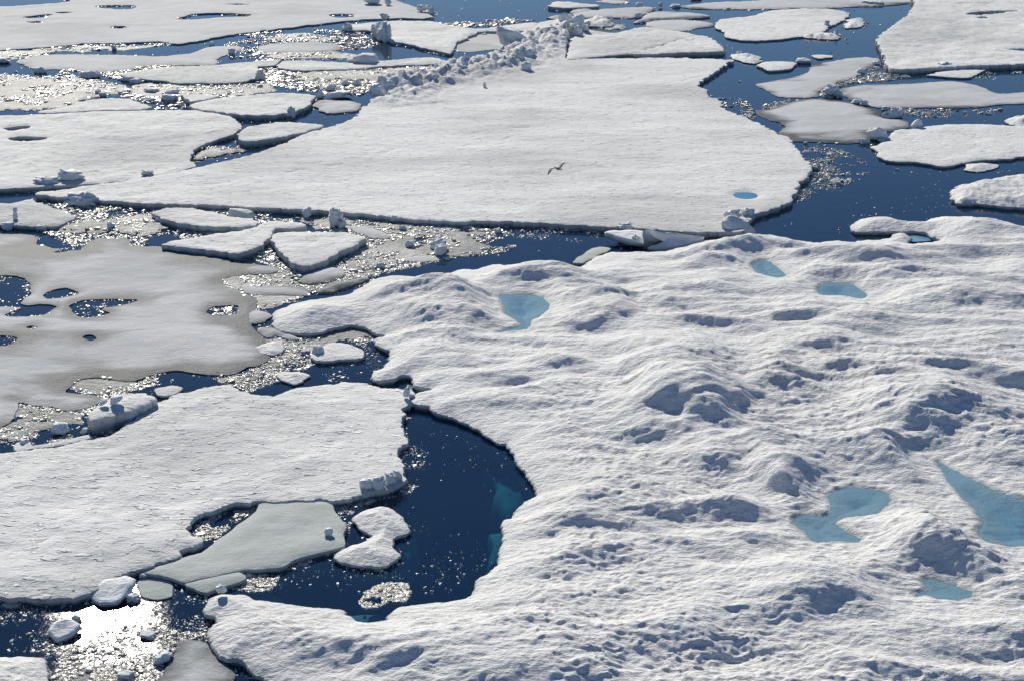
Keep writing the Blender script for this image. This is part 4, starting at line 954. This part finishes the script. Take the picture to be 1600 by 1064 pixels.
# ------------------------------------------------------------------ bird
def build_bird():
    V = []; F = []
    def ring_tube(path, n=10):
        b0 = len(V)
        for (x, y, z, rx, rz) in path:
            for k in range(n):
                a = 2 * math.pi * k / n
                V.append((x, y + rx * math.cos(a), z + rz * math.sin(a)))
        for i in range(len(path) - 1):
            for k in range(n):
                a = b0 + i * n + k; b = b0 + i * n + (k + 1) % n
                F.append((a, b, b + n, a + n))
        F.append(tuple(b0 + k for k in range(n))[::-1]); F.append(tuple(b0 + (len(path) - 1) * n + k for k in range(n)))
    # body along +X: tail to head
    ring_tube([(-.27,0,.0,.035,.006),(-.20,0,.0,.04,.014),(-.12,0,0,.045,.035),(-.02,0,-.005,.062,.058),(.08,0,0,.055,.052),(.14,0,.012,.035,.036),(.18,0,.02,.036,.036),(.21,0,.02,.026,.026),(.225,0,.017,.008,.008)])
    # wings: span along Y, rising then drooping, with chord and thickness
    for s in (-1, 1):
        b0 = len(V); st = []
        for t in np.linspace(0, 1, 13):
            span = 0.04 + 0.56 * t
            z = 0.03 + 0.10 * math.sin(t * math.pi * 0.62) - 0.16 * max(0, t - 0.45) ** 1.3 * 2
            sweep = 0.05 + 0.07 * math.sin(min(t / .45, 1) * math.pi / 2) - 0.26 * max(0, t - .45) ** 1.2 * 1.6
            chord = 0.20 * (1 - 0.25 * t) * (1 - max(0, t - .75) * 3.2) + 0.01
            th = 0.016 * (1 - .8 * t) + 0.002
            for (cx, cz) in ((0, 0), (-.25, 1), (-.65, .7), (-1, 0), (-.6, -.4), (-.2, -.6)):
                V.append((sweep + cx * chord, s * span, z + cz * th))
        for i in range(12):
            for k in range(6):
                a = b0 + i * 6 + k; b = b0 + i * 6 + (k + 1) % 6
                F.append((a, b, b + 6, a + 6))
        F.append(tuple(b0 + k for k in range(6))); F.append(tuple(b0 + 72 + k for k in range(6)))
    m, t = mat('dark_plumage'); out = N(t, 'ShaderNodeOutputMaterial'); p = N(t, 'ShaderNodeBsdfPrincipled')
    t.links.new(mixc(t, ramp(t, tnoise(t, 9, 3), .4, .6), (0.012, 0.011, 0.010), (0.04, 0.035, 0.03)), p.inputs['Base Color']); p.inputs['Roughness'].default_value = .7
    t.links.new(p.outputs[0], out.inputs[0])
    m2, t = mat('bill_horn'); out = N(t, 'ShaderNodeOutputMaterial'); p = N(t, 'ShaderNodeBsdfPrincipled')
    t.links.new(mixc(t, tnoise(t, 30, 2), (0.05, 0.045, 0.03), (0.12, 0.10, 0.06)), p.inputs['Base Color']); t.links.new(p.outputs[0], out.inputs[0])
    z = 4.0
    x, y = at(872, 264, z)
    o = faces_mesh('seabird', V, F, m)
    o.location = (float(x), float(y), z)
    o.scale = (1.0, 1.0, 1.0)
    tag(o, 'dark seabird gliding low over the wedge floe with both wings spread', 'bird')
    b = faces_mesh('bill', [(.215,.01,.024),(.215,-.01,.024),(.215,0,.008),(.262,0,.012),(.266,0,.005)], [(0,1,3),(1,2,4,3),(2,0,3,4),(0,2,1)], m2, smooth=False)
    b.parent = o
    o.rotation_euler = (R(-13), R(4), R(125)); o.scale = (1.1, 1.1, 1.1)
build_bird()

# ------------------------------------------------------------------ brash ice: uncountable chips between the floes
def inside_any(x, y):
    r = np.zeros(len(x), bool)
    for W, Hs, _ in ALL_POLYS:
        x0, y0 = W.min(0); x1, y1 = W.max(0)
        bb = np.where((x > x0) & (x < x1) & (y > y0) & (y < y1) & ~r)[0]
        if len(bb) == 0: continue
        i = sdf(x[bb], y[bb], W) > 0.02
        for hp in Hs: i &= ~(sdf(x[bb], y[bb], hp) > -0.02)
        r[bb] |= i
    return r
REG = [ # polygon px, chips per 1000 px^2 , size mean m, clump wavelength, clump threshold
 ([(60,318),(240,320),(440,330),(560,338),(700,350),(800,362),(810,380),(790,395),(700,405),(640,420),(600,426),(540,452),(480,462),(430,478),(400,470),(340,430),(430,418),(260,365),(240,385),(110,385),(60,360)], 110, .16, 2.2, -.25),
 ([(480,345),(620,350),(760,365),(640,418),(560,440),(500,430),(560,392)], 150, .15, 2.0, -.3),
 ([(340,425),(400,425),(440,450),(470,470),(425,480),(400,475),(350,450)], 220, .15, 1.5, -.35),
 ([(395,500),(425,510),(470,526),(530,508),(572,510),(585,530),(560,545),(500,565),(450,590),(390,612),(330,590),(385,575),(425,560),(420,540)], 170, .13, 1.8, -.15),
 ([(105,590),(130,583),(200,590),(260,580),(300,590),(240,602),(200,612),(130,650),(190,668),(140,690),(60,697),(0,692),(-30,672),(20,632),(60,629),(110,640),(165,622),(110,614)], 150, .14, 1.6, -.2),
 ([(285,822),(300,805),(340,790),(400,780),(420,783),(370,815),(340,840),(318,845)], 130, .12, 1.3, -.05),
 ([(-60,930),(100,932),(150,925),(180,905),(230,896),(300,920),(325,930),(335,990),(350,1010),(420,1055),(380,1075),(300,990),(250,1050),(240,1080),(60,1080),(70,1020),(-60,1010)], 20, .10, 1.2, -.1),
 ([(140,990),(200,975),(300,985),(330,990),(290,1000),(260,1050),(240,1070),(80,1070),(90,1020)], 70, .11, 1.2, -.3),
 ([(385,905),(380,888),(430,886),(470,868),(500,862),(480,880),(440,895),(425,920),(400,925),(345,918)], 170, .11, 1.0, -.3),
 ([(525,797),(515,780),(560,772),(630,755),(655,758),(640,770),(590,780),(555,795),(545,830),(535,812)], 110, .11, 1.0, -.25),
 ([(560,940),(570,925),(590,912),(610,908),(638,910),(640,925),(635,940),(610,938),(590,948),(572,950)], 420, .10, .8, -.5),
 ([(620,700),(640,690),(670,705),(665,730),(645,740),(628,728)], 40, .10, 1.0, .0),
 ([(-60,80),(0,76),(110,69),(280,68),(260,72),(120,76),(30,90),(-60,98)], 110, .22, 4, -.2),
 ([(100,104),(240,102),(300,103),(220,120),(260,132),(400,134),(420,142),(300,170),(230,172),(170,155),(200,140),(160,126),(90,118)], 130, .2, 4, -.15),
 ([(390,50),(480,45),(560,50),(600,70),(540,84),(400,92),(330,90),(330,82)], 110, .2, 4, -.1),
 ([(400,95),(440,92),(440,105),(560,112),(700,100),(720,98),(600,135),(560,150),(500,150),(450,138),(400,130)], 170, .2, 4, -.2),
 ([(300,150),(290,165),(250,168),(230,150),(260,142)], 160, .2, 3, -.3),
 ([(1300,122),(1340,112),(1370,100),(1400,108),(1440,112),(1420,124),(1340,130),(1290,140),(1280,150),(1300,155),(1310,140)], 260, .18, 3, -.25),
 ([(1180,168),(1215,160),(1260,152),(1300,157),(1250,160),(1200,172)], 180, .16, 3, -.2),
 ([(1120,155),(1150,152),(1175,165),(1180,185),(1160,184),(1135,172)], 170, .15, 2.5, -.15),
 ([(1245,235),(1290,225),(1350,250),(1370,262),(1355,275),(1300,300),(1240,318),(1236,305),(1255,285),(1270,262)], 60, .17, 2.2, .0),
 ([(1390,168),(1440,168),(1540,168),(1590,162),(1560,178),(1430,186),(1400,180)], 60, .16, 3, .0),
 ([(1500,118),(1560,112),(1600,112),(1560,124),(1500,124)], 70, .16, 3, .0),
 ([(650,45),(690,36),(800,30),(840,32),(760,42),(700,42)], 160, .25, 5, -.3),
 ([(560,345),(800,350),(940,360),(930,380),(810,372),(600,352)], 45, .12, 2, .0),
 ([(930,360),(1180,364),(1170,368),(1000,366)], 120, .12, 2, -.2),
 ([(0,425),(45,440),(45,460),(35,478),(0,478)], 18, .15, 1.5, .1),([(118,475),(170,472),(160,495),(130,497)], 60, .12, 1, 0),
 ([(10,205),(45,205),(40,208),(20,211)], 500, .2, 3, -.6),([(15,223),(70,222),(60,227),(30,228)], 400, .2, 3, -.5),
 ([(330,482),(362,481),(365,491),(335,493)], 110, .2, 1, -.2),
 ([(520,600),(440,520),(590,520),(600,590)], 25, .10, 2, .0),
 ([(430,885),(520,870),(640,875),(760,880),(700,925),(600,935),(440,925)], 4, .10, 2, .0),
 ([(-60,0),(1700,0),(1700,330),(1250,370),(800,400),(600,420),(-60,420)], 2.0, .13, 4, .05),
 ([(620,640),(800,680),(830,760),(780,880),(640,900),(620,760)], 1.2, .09, 3, .05),
]
rs = np.random.RandomState(77)
CX = []; CY = []; CS = []; CT = []; CZ = []
for pl, dens, size, wl, thr in REG:
    P = np.array(pl, float)
    a = 0.5 * abs((P[:, 0] * np.roll(P[:, 1], -1) - np.roll(P[:, 0], -1) * P[:, 1]).sum())
    n = int(a / 1000 * dens * 4.6)
    px = rs.uniform(P[:, 0].min(), P[:, 0].max(), n * 4); py = rs.uniform(P[:, 1].min(), P[:, 1].max(), n * 4)
    k = sdf(px, py, P) > 0
    px, py = px[k][:n], py[k][:n]
    x, y = at(px, py, 0.02)
    c = fbm(x, y, wl, 4, 900, .6) + rs.normal(size=len(x)) * .12
    k = c > thr
    x, y = x[k], y[k]
    k = ~inside_any(x, y); x, y = x[k], y[k]
    far = np.clip(np.hypot(x, y) / 60, .8, 1.6)
    s = 0.72 * size * far * rs.lognormal(-.35, .55, len(x))
    CX.append(x); CY.append(y); CS.append(np.clip(s, .03, .7)); CZ.append(np.zeros(len(CX[-1]))); CT.append(np.clip(rs.beta(1.6, 1.5, len(x)), 0, 1))
for name, st_, ol, label, ex in FL:        # crumbs frozen on top of the slush rafts
    if st_ != 'slush': continue
    P = np.array(ol, float)
    a = 0.5 * abs((P[:, 0] * np.roll(P[:, 1], -1) - np.roll(P[:, 0], -1) * P[:, 1]).sum())
    n = int(a * .16) * 2
    px = rs.uniform(P[:, 0].min(), P[:, 0].max(), n * 2); py = rs.uniform(P[:, 1].min(), P[:, 1].max(), n * 2)
    k = sdf(px, py, P) > 0.5; px, py = px[k][:n], py[k][:n]; x, y = at(px, py, 0.05)
    k = fbm(x, y, 2.5, 4, 970, .6) > -.05; x, y = x[k], y[k]
    far = np.clip(np.hypot(x, y) / 60, .8, 2.2)
    CX.append(x); CY.append(y); CS.append(.10 * far * rs.lognormal(-.2, .5, len(x))); CZ.append(np.full(len(x), ex.get('H', .05) * .8)); CT.append(rs.beta(1.6, 1.2, len(x)))
for W, Hs, P0 in ALL_POLYS:
    if P0[:, 0].min() > 640 and P0[:, 1].max() > 60: continue
    if P0[:, 0].max() > 1300 and P0[:, 1].max() > 900: continue
    far_ = P0[:, 1].mean()
    for k, poly in enumerate([W] + list(Hs)):
        E = np.roll(poly, -1, axis=0) - poly; L = np.hypot(E[:, 0], E[:, 1])
        nn = int(L.sum() * (26 if k else 13)); 
        if nn < 3: continue
        i = rs.choice(len(L), nn, p=L / L.sum()); t = rs.uniform(size=nn)[:, None]
        q = poly[i] + E[i] * t + rs.normal(size=(nn, 2)) * 0.10 * max(1.0, np.hypot(*poly.mean(0)) / 70)
        keep = fbm(q[:, 0], q[:, 1], 2.5, 3, 950) > (-.25 if k else .0)
        q = q[keep]
        CX.append(q[:, 0]); CY.append(q[:, 1]); CS.append(0.09 * max(1, np.hypot(*poly.mean(0)) / 70) * rs.lognormal(-.3, .5, len(q))); CZ.append(np.zeros(len(CX[-1]))); CT.append(rs.uniform(.4, 1, len(q)))
CX = np.concatenate(CX); CY = np.concatenate(CY); CS = np.concatenate(CS); CT = np.concatenate(CT); CZ = np.concatenate(CZ)
n = len(CX); K = 6
print('chips', n)
ang = np.linspace(0, 2 * math.pi, K, endpoint=False)[None, :] + rs.uniform(0, 6.28, (n, 1)) + rs.uniform(-.3, .3, (n, K))
rad = CS[:, None] * .5 * rs.uniform(.6, 1.15, (n, K))
asp = rs.uniform(.5, 1, (n, 1)); th0 = rs.uniform(0, 3.14, (n, 1))
ux, uy = rad * np.cos(ang), rad * np.sin(ang) * asp
lx = ux * np.cos(th0) - uy * np.sin(th0); ly = ux * np.sin(th0) + uy * np.cos(th0)
tx = rs.normal(size=(n, 1)) * .13; ty = rs.normal(size=(n, 1)) * .13
hh = np.clip(CS * .14, .010, .06)[:, None] * rs.uniform(.5, 1.6, (n, 1))
V = np.empty((n, 3 * K + 1, 3))
V[:, :K, 0] = CX[:, None] + lx * .8; V[:, :K, 1] = CY[:, None] + ly * .8; V[:, :K, 2] = hh + (lx * tx + ly * ty)
V[:, K:2*K, 0] = CX[:, None] + lx; V[:, K:2*K, 1] = CY[:, None] + ly; V[:, K:2*K, 2] = hh * .4 + (lx * tx + ly * ty)
V[:, 2*K:3*K, 0] = CX[:, None] + lx * .9; V[:, 2*K:3*K, 1] = CY[:, None] + ly * .9; V[:, 2*K:3*K, 2] = -.05 + (lx * tx + ly * ty)
V[:, 3*K, 0] = CX; V[:, 3*K, 1] = CY; V[:, 3*K, 2] = hh[:, 0] * rs.uniform(.9, 1.5, n)
tri = np.array([[3 * K, k, (k + 1) % K] for k in range(K)])
qd = np.array([[a * K + k, (a + 1) * K + k, (a + 1) * K + (k + 1) % K, a * K + (k + 1) % K] for a in range(2) for k in range(K)])
off = (np.arange(n) * (3 * K + 1))
T = (tri[None] + off[:, None, None]).reshape(-1, 3); Q = (qd[None] + off[:, None, None]).reshape(-1, 4)
loops = np.concatenate([T.ravel(), Q.ravel()])
tot = np.concatenate([np.full(len(T), 3), np.full(len(Q), 4)]); st = np.concatenate([[0], np.cumsum(tot)[:-1]])
V[:, :, 2] += CZ[:, None]
bo = link_mesh('brash_ice', V.reshape(-1, 3), loops, st, tot, MAT['chip'], attrs={'tone': np.repeat(CT, 3 * K + 1)}, smooth=False)
tag(bo, 'glittering brash ice crumbs floating between the floes', 'brash ice', kind='stuff')
